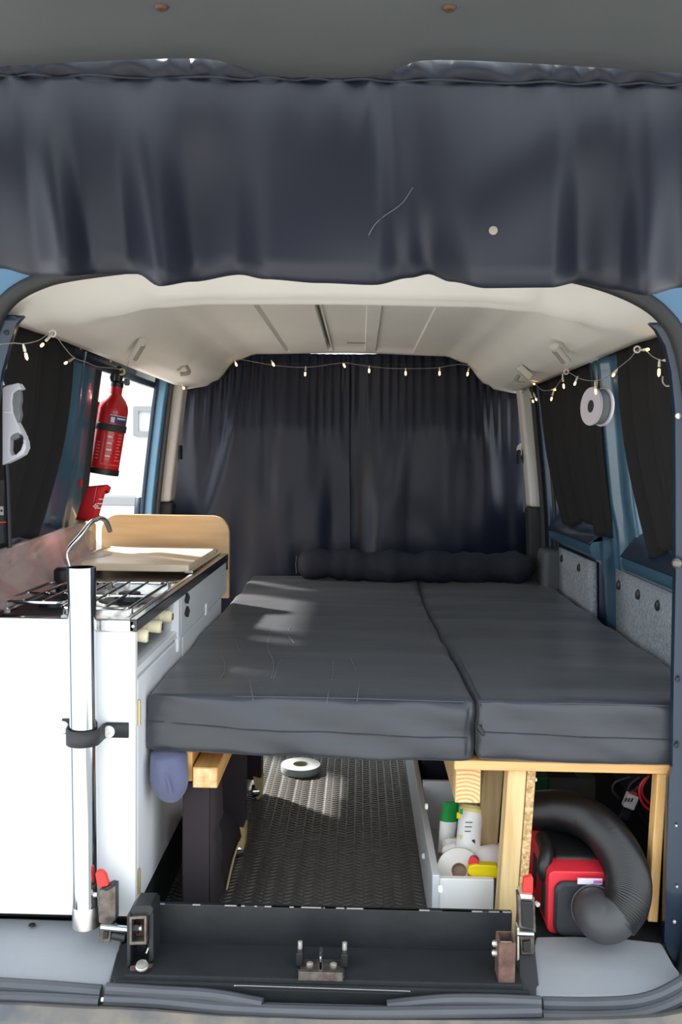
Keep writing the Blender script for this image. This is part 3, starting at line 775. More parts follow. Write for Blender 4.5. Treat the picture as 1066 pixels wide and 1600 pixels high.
# receding beams with end grain toward the rear
def beam_y(x0, x1, y0, y1, z0, z1, m_='pine_y', e_='end_grain'):
    b1 = MB().bx(x0, x1, y0, y1, z0, z1).build('beam', m_, bf, bevel=.002)
    MB().bx(x0 + .002, x1 - .002, y0 - .0012, y0 + .001, z0 + .002, z1 - .002).build('beam_end', e_, b1)
beam_y(-.294, -.249, 1.580, 2.55, .800, .838, 'pine_y', 'rough_end')
MB().bx(-.325, -.297, 1.595, 2.55, .806, .862).build('side_rail', 'pine_y', bf, bevel=.002)
beam_y(.182, .228, 1.600, 3.0, .775, .847, 'pine_pale')
MB().bx(.217, .58, 1.80, 1.84, .82, .848).build('cross_bar', 'pine_x', bf, bevel=.002)
MB().beam((.283, 1.80, .848), (.264, 1.80, .50), .041, .04).build('post', 'pine_old', bf, bevel=.003)
MB().beam((.2905, 1.60, .849), (.2755, 1.60, .50), .034, .04).build('post', 'pine_pale', bf, bevel=.003)
MB().beam((.3155, 1.60, .849), (.3005, 1.60, .50), .0150, .045).build('chipboard_strip', 'chipboard', bf, bevel=.001)
MB().lathe([(.004, 0), (.003, .004)], frame((1, 0, 0), (.323, 1.59, .825)), 10).build('screw', 'plug_white', bf)
MB().beam((.545, 1.585, .848), (.534, 1.575, .58), .018, .03).build('post', 'pine', bf, bevel=.003)
# black wrapped legs with torn pale wood and castors
MB().bx(-.319, -.267, 1.61, 1.67, .50, .799).build('leg', 'black_wrap', bf, bevel=.004)
rows = []
for i in range(15):
    z = lerp(.799, .50, i / 14); e = .006 * fbm((0, 0, z * 40), 1.0, 2)
    rows.append([Vector((-.266, 1.61, z)), Vector((-.259 + e, 1.64, z)), Vector((-.257 + 2 * e, 1.68, z)), Vector((-.29, 1.70, z))])
MB().grid(rows).build('wrap_edge', 'black_wrap', bf, solid=.002)
for (y, zb) in ((1.95, .565), (2.30, .55)):
    lg = MB().bx(-.335, -.248, y, y + .06, zb, .806).build('leg', 'black_wrap', bf, bevel=.004)
    yb_ = y - .004
    MB().prism([(-.268, yb_, zb + .012), (-.262, yb_, zb - .02), (-.268, yb_, zb - .035), (-.255, yb_, zb - .052), (-.246, yb_, zb - .04), (-.244, yb_, zb + .006), (-.256, yb_, zb + .008)], (0, .045, 0)).build('torn_corner', 'torn_wood', lg)
    MB().lathe([(.006, -.011), (.0165, -.010), (.018, 0), (.0165, .010), (.006, .011)], frame((1, .25, 0), (-.262, y + .01, .5185)), 20).build('castor', 'chrome', lg)
# slanting ragged board between the legs
zz = [Vector((-.30, 1.74, .60)), Vector((-.285, 1.95, .575))]
MB().prism([(-.292, 1.72, .502), (-.265, 1.80, .505), (-.262, 1.86, .535), (-.25, 1.93, .56), (-.262, 1.96, .585), (-.292, 1.95, .62), (-.292, 1.72, .70)], (-.012, 0, 0)).build('ragged_board', 'black_wrap', bf)
MB().tube(smooth_path([(-.262, 1.79, .508), (-.258, 1.86, .54), (-.252, 1.91, .556)], 3), .0025, 6).build('torn_edge', 'torn_wood', bf)
MB().bx(-.345, -.300, 1.98, 2.30, .54, .80).build('rear_board', 'black_wrap', bf)

# slate blue fabric bundle hanging under the mattress corner
bd = thing('fabric_bundle', 'slate blue fabric bundle hanging between cabinet and bed leg', 'bundle', (-.346, 1.568, .771))
mb = MB(); rows = []
prof = [(.0, .870, .002, 0), (.05, .868, .032, 0), (.15, .860, .036, .000), (.3, .845, .037, .002), (.45, .826, .037, .004), (.6, .808, .034, .008), (.75, .793, .028, .011), (.88, .781, .019, .013), (.96, .776, .010, .014), (1.0, .775, .002, .014)]
for (t, z, r, dx) in prof:
    r_ = []
    for j in range(28):
        a_ = 2 * math.pi * j / 28
        k_ = 1 + .08 * math.sin(3 * a_ + t * 4) + .05 * math.sin(5 * a_ - t * 7)
        r_.append(Vector((-.3395 + dx * .5 + r * .92 * math.cos(a_) * k_, 1.582 + .036 * math.sin(a_) * k_ * r / .036, z - .002)))
    rows.append(r_)
MB().grid(rows, closed=True).build('folded_cloth', 'slate_cloth', bd, angle=80, sub=1)
MB().tube(smooth_path([(-.352, 1.551, .858), (-.334, 1.546, .834), (-.326, 1.549, .80)], 4), .003, 6).build('fold_ridge', 'slate_cloth', bd)

# ------------------------------------------------------------------ kitchen unit
KX0, KX1, KY0, KY1, KZ0, KZ1 = -.658, -.378, 1.50, 2.565, .604, 1.118
kt = thing('kitchen_unit', 'white kitchen unit with gas hob and sink', 'cabinet', ((KX0 + KX1) / 2, (KY0 + KY1) / 2, KZ0))
MB().bx(-.642, KX1, KY0, KY0 + .016, KZ0 - .004, 1.100).build('end_panel', 'white_lam', kt, bevel=.0015)
MB().bx(-.600, KX1 - .02, KY0 + .018, 2.45, KZ0, 1.02).build('carcass', 'white_lam', kt)
MB().bx(KX1 - .03, KX1 - .003, KY0 + .018, 1.885, 1.016, 1.030).build('control_ledge', 'white_lam', kt, bevel=.002)
# lower doors, stiles
d1 = MB().bx(KX1 - .018, KX1, KY0 + .018, 1.905, KZ0 + .005, 1.012).build('door', 'white_lam', kt, bevel=.002)
d2 = MB().bx(KX1 - .018, KX1, 1.912, 2.45, KZ0 + .005, 1.008).build('door', 'white_lam', kt, bevel=.002)
for (z, d, y) in ((.955, d1, KY0 + .017), (.655, d1, KY0 + .017), (.80, d2, 1.909)):
    MB().lathe([(.0035, -.022), (.0035, .022)], Matrix.Translation((KX1 + .002, y, z)), 8).bx(KX1 - .002, KX1 + .001, y - .006, y + .012, z - .02, z + .02).build('hinge', 'brass', d)
MB().bx(KX1 - .018, KX1 + .001, 1.862, 1.888, 1.00, 1.098).build('stile', 'white_lam', kt, bevel=.002)
sf = MB().bx(KX1 - .016, KX1 + .001, 1.890, 2.54, 1.010, 1.098).build('sink_front', 'grey_white', kt, bevel=.002)
for (u, v) in ((289, 934), (289, 955)):
    p = atx(u, v, KX1)
    MB().prism([p + Vector((0, -.012, -.004)), p + Vector((.004, -.008, -.012)), p + Vector((.004, .010, 0)), p + Vector((0, .010, .010))], (.006, 0, 0)).build('push_latch', 'button_black', sf, bevel=.001)
p = atx(354, 882, KX1); MB().box(p, (.006, .03, .03)).build('corner_catch', 'button_black', sf, bevel=.002)
p = atx(321, 952, KX1); MB().box(p, (.010, .02, .03)).build('door_knob', 'white_plastic', d2, bevel=.004)
p = atx(277, 1000, KX1); MB().box(p + Vector((0, 0, -.01)), (.010, .02, .03)).build('door_knob', 'white_plastic', d1, bevel=.004)
# hob control panel and knobs
cp = MB().prism([(KX1 - .016, 1.519, 1.030), (KX1 - .016, 1.861, 1.030), (KX1 - .008, 1.861, 1.100), (KX1 - .008, 1.519, 1.100)], (-.01, 0, 0)).build('control_panel', 'steel_brushed', kt)
for (u, v) in ((224, 993), (245, 979), (262, 963)):
    p = atx(u, v, KX1 + .004)
    kb = MB().lathe([(.011, -.014), (.0115, -.012), (.012, .006), (.010, .009), (.004, .010)], frame((1, 0, -.1), p), 20).build('knob', 'knob_cream', cp)
    MB().box(p + Vector((.010, -.001, 0)), (.003, .005, .012)).build('knob_mark', 'seal_black', kb)
MB().lathe([(.005, 0), (.005, .006), (.003, .008)], frame((1, 0, 0), atx(259, 943, KX1 - .010)), 12).build('igniter', 'seal_black', cp)
# worktop: steel tray of the hob with raised rim, black edge strip
wt = MB().bx(KX0, KX1, 1.605, 1.965, 1.101, 1.1035).bx(-.605, KX1, KY0 + .004, 1.605, 1.101, 1.1035).build('hob_tray', 'steel', kt)
rim = MB()
rim.bx(-.642, KX1, KY0 - .003, KY0 + .008, 1.098, 1.120).bx(KX1 - .022, KX1 - .010, KY0, KY1 - .02, 1.104, 1.120).bx(KX0, KX1 - .022, 1.960, 1.972, 1.10, 1.116)
rim.build('steel_rim', 'steel', wt, bevel=.003)
MB().bx(KX1 - .010, KX1 + .004, KY0 - .003, KY1 - .006, 1.099, 1.1205).build('edge_strip', 'black_edge', kt, bevel=.002)
screw(wt, (KX1 - .003, KY0 - .003, 1.109), (0, -1, 0), .003, 'bolt_zinc')
# sink
sk = MB().bx(-.715, KX1 - .022, 1.972, 2.54, 1.101, 1.104).build('sink_top', 'steel_brushed', kt)
rows = []
for (s_, z) in ((1.0, 1.106), (.97, 1.107), (.93, 1.103), (.90, 1.06), (.80, 1.03), (.2, 1.028)):
    rows.append([Vector((-.535 + .125 * s_ * math.copysign(abs(math.cos(a)) ** .6, math.cos(a)), 2.18 + .18 * s_ * math.copysign(abs(math.sin(a)) ** .6, math.sin(a)), z)) for a in [2 * math.pi * j / 36 for j in range(36)]])
MB().grid(rows, closed=True).build('bowl', 'steel_brushed', sk, solid=.001)
MB().bx(KX0 + .006, -.535, 1.61, 1.90, 1.1036, 1.1046).build('enamel_plate', 'dark_metal', wt)
# burners and pan supports
for (bx_, by_) in ((-.592, 1.72), (-.465, 1.80)):
    bn = MB().lathe([(.062, 1.1036), (.055, 1.1055), (.050, 1.1045), (.030, 1.1045), (.028, 1.114), (.020, 1.116), (.0, 1.116)], Matrix.Translation((bx_, by_, 0)), 28).build('burner', 'dark_metal', wt)
    MB().lathe([(.022, 1.1165), (.022, 1.120), (.015, 1.122)], Matrix.Translation((bx_, by_, 0)), 20).build('burner_cap', 'black_plastic', bn)
ps = None
def wirepart(pts, r=.0028, nm='pan_support', m_='steel'):
    return MB().tube(pts, r, 8).build(nm, m_, wt)
zt = 1.128
for (xa, xb, ya, yb) in ((-.650, -.536, 1.612, 1.86), (-.526, -.405, 1.56, 1.88)):
    loop = [(xa, ya, zt), (xb, ya, zt), (xb, yb, zt), (xa, yb, zt)]
    lp = []
    for i in range(4):
        p0 = Vector(loop[i - 1]); p1 = Vector(loop[i]); p2 = Vector(loop[(i + 1) % 4])
        a = p1 + (p0 - p1).normalized() * .015; b_ = p1 + (p2 - p1).normalized() * .015
        for j in range(5):
            t = j / 4; lp.append(a * (1 - t) ** 2 + p1 * 2 * t * (1 - t) + b_ * t * t)
    MB().tube(lp, .003, 8, closed=True).build('pan_support', 'steel', wt)
    for fx in (.34, .66):
        x = lerp(xa, xb, fx); MB().tube([(x, ya, zt + .002), (x, yb, zt + .002)], .0026, 8).build('support_bar', 'steel', wt)
    MB().tube([(xa, (ya + yb) / 2, zt - .003), (xb, (ya + yb) / 2, zt - .003)], .0026, 8).build('support_bar', 'steel', wt)
    for (x, y) in ((xa, ya), (xb, ya), (xb, yb), (xa, yb)):
        MB().tube(smooth_path([(x, y + .02, zt), (x, y + .022, zt - .012), (x, y + .02, 1.1035)], 3), .003, 8).build('support_foot', 'steel', wt)
        MB().lathe([(.006, 1.1035), (.006, 1.110), (.003, 1.112)], Matrix.Translation((x, y + .02, 0)), 10).build('foot_cap', 'plug_white', wt)
# large flame ring on the hob edge (bent wire at the rear)
p = atz(83, 893, 1.13)
MB().lathe([(.018, 1.10), (.018, 1.15), (.012, 1.156)], Matrix.Translation((-.636, 1.90, 0)), 16).build('black_cap', 'black_plastic', wt)
# beech end panel with rounded top corners
def rounded_panel(x0, x1, z0, z1, r, y, th):
    pts = [Vector((x0, y, z0)), Vector((x1, y, z0))]
    for (cx, cz, a0) in ((x1 - r, z1 - r, 0), (x0 + r, z1 - r, 90)):
        for i in range(9): a = math.radians(a0 + 90 * i / 8); pts.append(Vector((cx + r * math.cos(a), y, cz + r * math.sin(a))))
    return MB().prism(pts, (0, th, 0))
rounded_panel(-.742, KX1 + .006, .99, 1.228, .05, 2.552, .018).build('wood_end_panel', 'beech', kt, bevel=.003)
for u in (172, 235, 340):
    p = at(u, 860, 2.55); MB().lathe([(.006, -.004), (.006, .004)], frame((0, -1, 0), (p.x, 2.548, 1.125)), 10).build('panel_screw', 'steel', kt)

cb = thing('chopping_board', 'pale wooden chopping board laid over the sink', 'board', (-.56, 2.31, 1.121))
MB().bx(-.712, -.405, 2.115, 2.535, 1.121, 1.139).build('board', 'board_wood', cb, bevel=.004)
MB().bx(-.412, -.392, 2.10, 2.54, 1.121, 1.127).build('edge_rail', 'steel', cb, bevel=.001)
MB().tube([atz(128, 868, 1.143), atz(172, 855, 1.143)], .003, 8).build('hinge_rod', 'steel', cb)

tp = thing('sink_tap', 'thin bent steel tap rising beside the sink', 'tap', at(110, 905, 2.02))
pth = smooth_path([at(111, 912, 2.02), at(108, 885, 2.02), at(105, 862, 2.02), at(125, 838, 2.03), at(142, 817, 2.05), at(155, 810, 2.07), at(165, 814, 2.09), at(172, 830, 2.11)], 6)
MB().tube(pth, .0058, 14).build('spout', 'steel', tp)
MB().lathe([(.016, 0), (.016, .006), (.010, .02), (.009, .03)], Matrix.Translation(Vector((at(111, 912, 2.02).x, 2.02, 1.104))), 18).build('tap_base', 'steel', tp)

# wooden block, red patterned cloth, clear plastic sheet along the wall
blk = MB().bx(at(114, 830, 2.30).x, at(140, 830, 2.30).x, 2.30, 2.36, 1.10, at(128, 820, 2.30).z).build('wood_block', 'pine_pale', None, bevel=.003)
tag(blk, 'small pale wooden block under the red pouch', 'wood block')
rows = []
rows2 = []
for i in range(40):
    y = lerp(1.56, 2.33, i / 39); r_ = []; r2 = []
    for j in range(14):
        t = j / 13
        x = X0 - .672 + .065 * (1 - t) ** 2 ; z = lerp(1.108, 1.195 + .03 * (y - 1.56), t)
        n_ = fbm((y * 6, t * 1.6, 1.7), 1.0, 3)
        r_.append(Vector((x + .010 * n_ - .012, y, z + .006 * n_)))
        n2 = fbm((y * 9, t * 2.5, 5.2), 1.0, 3)
        r2.append(Vector((x + .012 + .016 * n2, y, z + .012 + .008 * n2)))
    rows.append(r_); rows2.append(r2)
tag(MB().grid(rows).build('patterned_cloth', 'red_cloth', solid=.003, angle=80), 'red and grey patterned cloth behind the hob', 'cloth')
tag(MB().grid(rows2).build('plastic_sheet', 'foil', solid=.0006, angle=80), 'crumpled clear plastic sheet along the wall behind the hob', 'plastic sheet')

# ------------------------------------------------------------------ chrome pole with rubber clip
pl = thing('chrome_pole', 'tall chrome table leg standing against the white cabinet', 'pole', at(134, 1442, 1.465))
pb = at(135, 1445, 1.468); pt = at(127.5, 886, 1.468)
ax = (pt - pb)
Mx = frame(ax, pb); Lp = ax.length
MB().lathe([(.0205, .035), (.0225, .036), (.0228, Lp * .5), (.0230, Lp * .93), (.0236, Lp * .965), (.0236, Lp), (.0215, Lp), (.021, Lp - .06), (.0, Lp - .06)], Mx, 48, cap=False).build('tube', 'chrome', pl, angle=25)
MB().lathe([(.0, 0), (.0232, 0), (.0232, .034), (.0225, .036)], Mx, 40, cap=False).build('foot_collar', 'steel_brushed', pl, angle=25)
cl = thing('pole_clip', 'black rubber clip with white washers holding the chrome pole', 'clip', at(131, 1165, 1.47))
cz = at(131, 1148, 1.468)
arc = []
for i in range(21):
    a = math.radians(180 + 180 * i / 20); arc.append((cz.x + .0275 * math.cos(a), cz.y + .0275 * math.sin(a)))
arc = [(cz.x - .046, 1.497), (cz.x - .030, 1.497), (cz.x - .0275, 1.488)] + arc + [(cz.x + .0275, 1.488), (cz.x + .030, 1.497), (cz.x + .068, 1.497)]
MB().grid([[Vector((x, y, cz.z - .014 + (.001 if i > 21 else (.006 if i < 3 else 0)))) for i, (x, y) in enumerate(arc)], [Vector((x, y, cz.z + .012 + (.001 if i > 21 else (.006 if i < 3 else 0)))) for i, (x, y) in enumerate(arc)]]).build('strap', 'black_rubber', cl, solid=.003, angle=60)
for (u, v) in ((99, 1136), (170, 1143)):
    MB().lathe([(.0105, 0), (.0105, .0025), (.008, .004), (.003, .0045), (.0025, .003)], frame((0, -1, 0), at(u, v, 1.494)), 20).build('washer', 'plug_white', cl)

# ------------------------------------------------------------------ fire extinguisher, pouch
def extinguisher():
    b0 = at(161, 738, 2.50); t0 = at(185, 590, 2.50)
    ax = (t0 - b0).normalized(); L = (t0 - b0).length
    t = thing('fire_extinguisher', 'small red fire extinguisher strapped to the blue door pillar', 'fire extinguisher', b0)
    M = frame(ax, b0); r = .0415
    q = L / .255
    MB().lathe([(.0, .004), (r * .96, .004), (r, .010), (r, .168 * q), (r * .93, .182 * q), (r * .72, .197 * q), (r * .45, .208 * q), (r * .40, .212 * q), (r * .40, .232 * q), (.0, .233 * q)], M, 36, cap=False).build('cylinder', 'ext_red', t, angle=30)
    MB().lathe([(.0, -.004), (r * 1.05, -.004), (r * 1.05, .012), (r * .99, .013)], M, 36, cap=False).build('base_ring', 'black_plastic', t)
    MB().lathe([(r * 1.04, .112 * q), (r * 1.07, .114 * q), (r * 1.07, .129 * q), (r * 1.04, .131 * q)], M, 36, cap=False).build('strap', 'black_rubber', t)
    def patch(z0, z1, a0, a1, name, m_, rr=1.004):
        rows = []
        for z in (z0, z1):
            rows.append([M @ Vector((r * rr * math.cos(lerp(a0, a1, i / 10)), r * rr * math.sin(lerp(a0, a1, i / 10)), z * q)) for i in range(11)])
        return MB().grid(rows).build(name, m_, t)
    # which local angle looks at the camera
    inv = M.inverted().to_3x3(); dv = inv @ (CAM - b0); ac = math.atan2(dv.y, dv.x)
    iv2 = inv @ Vector((1, 0, 0)); ar = math.atan2(iv2.y, iv2.x)
    s_ = 1 if ((ar - ac + math.pi) % (2 * math.pi) - math.pi) > 0 else -1
    A = lambda d: ac + s_ * d
    patch(.134, .154, A(-.15), A(1.25), 'blue_band', 'ext_blue')
    patch(.136, .150, A(-.05), A(.20), 'band_picture', 'print_white', 1.008)
    patch(.146, .150, A(.35), A(1.1), 'band_text', 'print_white', 1.008)
    patch(.154, .1555, A(-.15), A(1.25), 'band_line', 'print_white', 1.008)
    patch(.160, .166, A(.0), A(.35), 'brand_text', 'print_pink')
    for i in range(9):
        z = .104 - i * .0085; random.seed(i)
        patch(z, z + .0045, A(-.05), A(random.uniform(.22, .38)), 'label_text', 'print_white' if i % 2 else 'print_pink')
        patch(z, z + .003, A(.62), A(random.uniform(.85, 1.1)), 'label_text', 'print_pink')
        if i > 2: patch(z, z + .003, A(-.75), A(-.5), 'label_text', 'print_pink')
    patch(.028, .105, A(-.30), A(-.27), 'label_line', 'print_pink'); patch(.024, .0255, A(-.3), A(1.1), 'label_line', 'print_pink')
    # valve head, levers, gauge
    hd = M @ Vector((0, 0, .233 * q)); X = (M.to_3x3() @ Vector((1, 0, 0)))
    sd = Vector((1, -.2, 0)).normalized()
    vh = MB().lathe([(r * .42, 0), (r * .42, .012), (r * .30, .016), (r * .30, .034)], M @ Matrix.Translation((0, 0, .230 * q)), 18).build('valve', 'black_plastic', t)
    MB().prism([hd + Vector((-.016, -.006, .010)), hd + Vector((.004, -.006, .028)), hd + Vector((.016, -.006, .050)), hd + Vector((.006, -.006, .056)), hd + Vector((-.012, -.006, .040)), hd + Vector((-.020, -.006, .024))], (0, .012, 0)).build('squeeze_lever', 'black_plastic', vh, bevel=.002)
    MB().lathe([(.004, 0), (.004, .018), (.010, .019), (.010, .028), (.004, .029)], frame(sd, hd + Vector((.006, 0, .010))), 14).build('gauge', 'grab_dark', vh)
    MB().tube(smooth_path([hd + Vector((.010, -.008, .030)), hd + Vector((.022, -.008, .034)), hd + Vector((.020, -.008, .046)), hd + Vector((.010, -.008, .044))], 4), .003, 8).build('safety_pin', 'yellow_pale', vh)
    MB().box(M @ Vector((0, 0, .10)) + Vector((-.045, .01, 0)), (.03, .05, .20), M.to_3x3().to_4x4().to_3x3() @ Matrix.Rotation(0, 3, 'Z')).build('wall_bracket', 'black_plastic', t, bevel=.004)
extinguisher()

po = thing('first_aid_pouch', 'small red first aid pouch resting on the wooden block', 'pouch', at(138, 816, 2.33))
a = at(118, 812, 2.33); b_ = at(136, 760, 2.33); c_ = at(168, 757, 2.30); d_ = at(152, 816, 2.30)
def quadgrid(pa, pb, pc, pd, n, bulge):
    rows = []
    nn = (pb - pa).cross(pd - pa).normalized()
    if nn.y > 0: nn = -nn
    for i in range(n + 1):
        s_ = i / n; r_ = []
        for j in range(n + 1):
            t_ = j / n; r_.append(pa.lerp(pb, s_).lerp(pd.lerp(pc, s_), t_) + nn * bulge * (math.sin(math.pi * s_) * math.sin(math.pi * t_)) ** .4)
        rows.append(r_)
    return rows
MB().grid(quadgrid(a, b_, c_, d_, 12, .014)).build('front', 'pouch_red', po, solid=.03, soff=-1, angle=70)
mid0 = at(137, 815, 2.29); mid1 = at(150, 762, 2.29)
MB().tube(smooth_path([at(137, 813, 2.298), at(146, 785, 2.292), at(151, 761, 2.298)], 4), .0015, 6).build('zip_seam', 'ext_red', po)
cc = at(149.5, 791, 2.284)
MB().box(cc, (.004, .0015, .013)).box(cc, (.013, .0015, .004)).build('white_cross', 'print_white', po)
for (u, v, L) in ((158, 780, .012), (156, 787, .014), (155, 794, .010)):
    MB().box(at(u, v, 2.286), (L, .0015, .0025)).build('pouch_text', 'print_white', po)
MB().box(at(126, 755, 2.36), (.008, .008, .02)).build('pull_tab', 'pouch_red', po, bevel=.002)

# ------------------------------------------------------------------ reacher grabber and torch hanging on the left
GY = 1.60
gr = thing('reacher_grabber', 'grey reacher grabber with trigger ring hanging by the black curtain', 'grabber', at(16, 726, GY))
gp = [(3, 606), (10, 602), (28, 598), (34, 607), (26, 610), (20, 614), (18, 628), (20, 645), (26, 660), (34, 675), (40, 690), (41, 700), (36, 710), (26, 716), (14, 722), (3, 727)]
hole = [(15, 683), (20, 678), (28, 676), (35, 682), (36, 692), (32, 703), (25, 710), (17, 711), (14, 704)]
# handle with an actual finger hole: two halves joined round it
outer = [at(u, v, GY) for u, v in gp]
inn = [at(u, v, GY) for u, v in hole]
bm = bmesh.new()
def loop(pts): 
    vs = [bm.verts.new(p) for p in pts]
    return [bm.edges.new((vs[i], vs[(i + 1) % len(vs)])) for i in range(len(vs))]
es = loop(outer) + loop(inn)
bmesh.ops.triangle_fill(bm, use_beauty=True, edges=es)
bm.verts.index_update(); bm.verts.ensure_lookup_table()
mb = MB(); base = [v.co.copy() for v in bm.verts]; fc = [[v.index for v in f.verts] for f in bm.faces]
nb = len(base); mb.add(base + [p + Vector((0, .022, 0)) for p in base], fc + [[i + nb for i in reversed(f)] for f in fc])
for pts, o_ in ((outer, 0), (inn, len(outer))):
    n = len(pts); mb.f += [[o_ + i, o_ + (i + 1) % n, o_ + (i + 1) % n + nb, o_ + i + nb] for i in range(n)]
bm.free()
mb.build('handle', 'grab_grey', gr, bevel=.002)
MB().prism([at(u, v, GY + .004) for u, v in ((19, 615), (24, 611), (31, 611), (32, 625), (30, 635), (32, 648), (29, 660), (26, 659), (20, 645), (18, 628))], (0, .014, 0)).build('trigger', 'grab_dark', gr, bevel=.001)
MB().prism([at(u, v, GY + .003) for u, v in ((15, 683), (22, 677), (30, 676), (30, 683), (20, 688))], (0, .014, 0)).build('trigger_tip', 'grab_dark', gr, bevel=.001)
MB().bx(at(6, 644, GY).x, at(17, 644, GY).x, GY - .002, GY, at(6, 645, GY).z, at(6, 643, GY).z).build('handle_line', 'print_white', gr)
MB().tube([at(10, 720, GY + .012), at(12, 760, GY + .012), at(15, 856, GY + .012)], .0045, 10).build('shaft', 'dark_metal', gr)
MB().tube(smooth_path([at(3, 582, GY), at(2, 592, GY), at(5, 602, GY)], 4), .003, 8).build('hang_loop', 'print_white', gr)
to = thing('torch', 'black torch with a red ring beside the grabber shaft', 'torch', at(2, 845, 1.64))
q0 = at(-2, 848, 1.64); q1 = at(-3, 750, 1.64)
Mt = frame(q1 - q0, q0); Lt = (q1 - q0).length
MB().lathe([(.0, 0), (.015, 0), (.0155, Lt * .3), (.016, Lt * .34), (.016, Lt * .72), (.0175, Lt * .76), (.0175, Lt), (.0, Lt)], Mt, 24, cap=False).build('torch_body', 'dark_metal', to)
MB().lathe([(.0162, Lt * .325), (.0166, Lt * .33), (.0162, Lt * .345)], Mt, 24, cap=False).build('red_ring', 'red_cap', to)
MB().box(at(2.5, 798, 1.622), (.006, .002, .016)).build('white_mark', 'print_white', to)
MB().box(at(2.5, 798, 1.6205), (.003, .001, .004)).build('mark_bar', 'dark_metal', to)
hk = MB().tube(smooth_path([at(0, 560, 1.60), at(4, 572, 1.60), at(9, 576, 1.60), at(10, 568, 1.60)], 4), .0018, 8).build('wire_hook', 'wire_grey')
tag(hk, 'small bent wire hook above the grey grabber handle', 'hook')
hk = MB().tube(smooth_path([at(1066, 590, 1.53), at(1058, 593, 1.55), at(1052, 601, 1.57), at(1042, 603, 1.58), at(1036, 597, 1.58), at(1036, 588, 1.58)], 4), .0018, 8).build('wire_hook', 'wire_grey')
tag(hk, 'bent steel wire hook on the dark blue door pillar', 'hook')

# ------------------------------------------------------------------ ribbon spool on the right pillar
c0 = at(926, 635, 2.20)
so = thing('ribbon_spool', 'white plastic spool of grey ribbon hanging on the blue pillar', 'spool', c0 + Vector((0, 0, -.05)))
sx = Vector((-1, -.30, .02)).normalized(); Ms = frame(sx, c0)
MB().lathe([(.012, .0), (.046, .0), (.047, .003), (.046, .006), (.016, .006), (.015, .004)], Ms, 40, cap=False).build('flange', 'spool_white', so)
MB().lathe([(.013, -.006), (.0135, .005)], Ms, 24, cap=True).build('core_hole', 'seal_black', so)
MB().lathe([(.013, -.024), (.043, -.024), (.043, .0), (.013, 0)], Ms, 40, cap=False).build('ribbon', 'grab_dark', so)
MB().lathe([(.012, -.031), (.047, -.031), (.048, -.028), (.047, -.024), (.013, -.024)], Ms, 40, cap=False).build('flange', 'spool_white', so)

# ------------------------------------------------------------------ fairy lights
fy = thing('fairy_lights', 'string of warm fairy lights looped round the ceiling edge', 'fairy lights', (X0, 3.2, 1.60))
XL, XR = -.585, .505
def lp_(u, v):
    if u < 300: 
        p = atx(u, v, XL - .03 * (v > 560 and u < 280))
        return p if p.y < 3.22 else at(u, v, 3.2)
    if u > 815:
        return atx(u, v, XR + .03)
    return at(u, v, 3.20)
wire_img = [(0, 538), (22, 536), (38, 537), (60, 532), (82, 521), (100, 542), (116, 559), (135, 566), (152, 573), (175, 575), (196, 576), (208, 556), (235, 572), (262, 581), (290, 590), (330, 588), (352, 576), (370, 562), (400, 566), (430, 571), (480, 574), (535, 567), (560, 570), (600, 575), (634, 576), (680, 575), (705, 571), (728, 570), (752, 584), (780, 600), (812, 612)]
wire_img2 = [(818, 612), (834, 600), (846, 609), (858, 610), (867, 607), (878, 592), (886, 581), (905, 591), (925, 595), (945, 591), (965, 576), (985, 560), (996, 547), (1009, 548), (1020, 557), (1033, 563), (1046, 563)]
P1 = [lp_(u, v) for u, v in wire_img]; P2 = [lp_(u, v) for u, v in wire_img2]
MB().tube(smooth_path(P1 + P2, 4), .0009, 6).build('wire', 'wire_clear', fy)
bulbs = [((36, 537), (41, 556)), ((82, 521), (66, 539)), ((116, 559), (103, 567)), ((205, 548), (208, 561)), ((240, 575), (260, 583)), ((285, 600), (292, 608)), ((323, 578), (321, 583)), ((366, 560), (369, 569)), ((424, 563), (427, 569)), ((478, 572), (477, 584)), ((536, 567), (538, 571)), ((577, 571), (577, 579)), ((634, 575), (634, 583)), ((687, 574), (687, 583)), ((733, 574), (731, 584)), ((776, 592), (780, 600)),
         ((813, 609), (811, 621)), ((832, 598), (835, 600)), ((828, 612), (833, 627)), ((834, 614), (838, 624)), ((866, 609), (862, 623)), ((862, 609), (867, 609)), ((879, 584), (881, 603)), ((903, 588), (890, 602)), ((930, 595), (931, 611)), ((965, 577), (946, 590)), ((1002, 547), (1012, 546)), ((1031, 561), (1030, 581)), ((1036, 563), (1047, 563))]
for (a, b_) in bulbs:
    pa = lp_(*a); pb = lp_(*b_)
    if abs(pa.y - pb.y) > .06: pb.y = lerp(pb.y, pa.y, .7); 
    d = (pb - pa)
    tip = pa + d * .62
    st_ = MB().tube([pa, pa + d * .3, tip], [.0014, .0026, .0028], 8).build('bulb_stem', 'bulb_stem', fy)
    r = .0036 if pb.y > 2.9 else .0027
    dn = d.normalized()
    MB().lathe([(.0, -.006), (r * .8, -.005), (r, 0), (r * .9, .005), (r * .4, .008), (0, .009)], frame(dn, pb), 10, cap=False).build('bulb', 'bulb_glow', st_)
for (u, v) in ((82, 521), (885, 581), (996, 546)):
    p = lp_(u, v); MB().tube([p + Vector((.006 * math.cos(a), 0, .006 * math.sin(a))) for a in [2 * math.pi * i / 12 for i in range(12)]], .0018, 6, closed=True).build('hook_eye', 'print_white', fy)

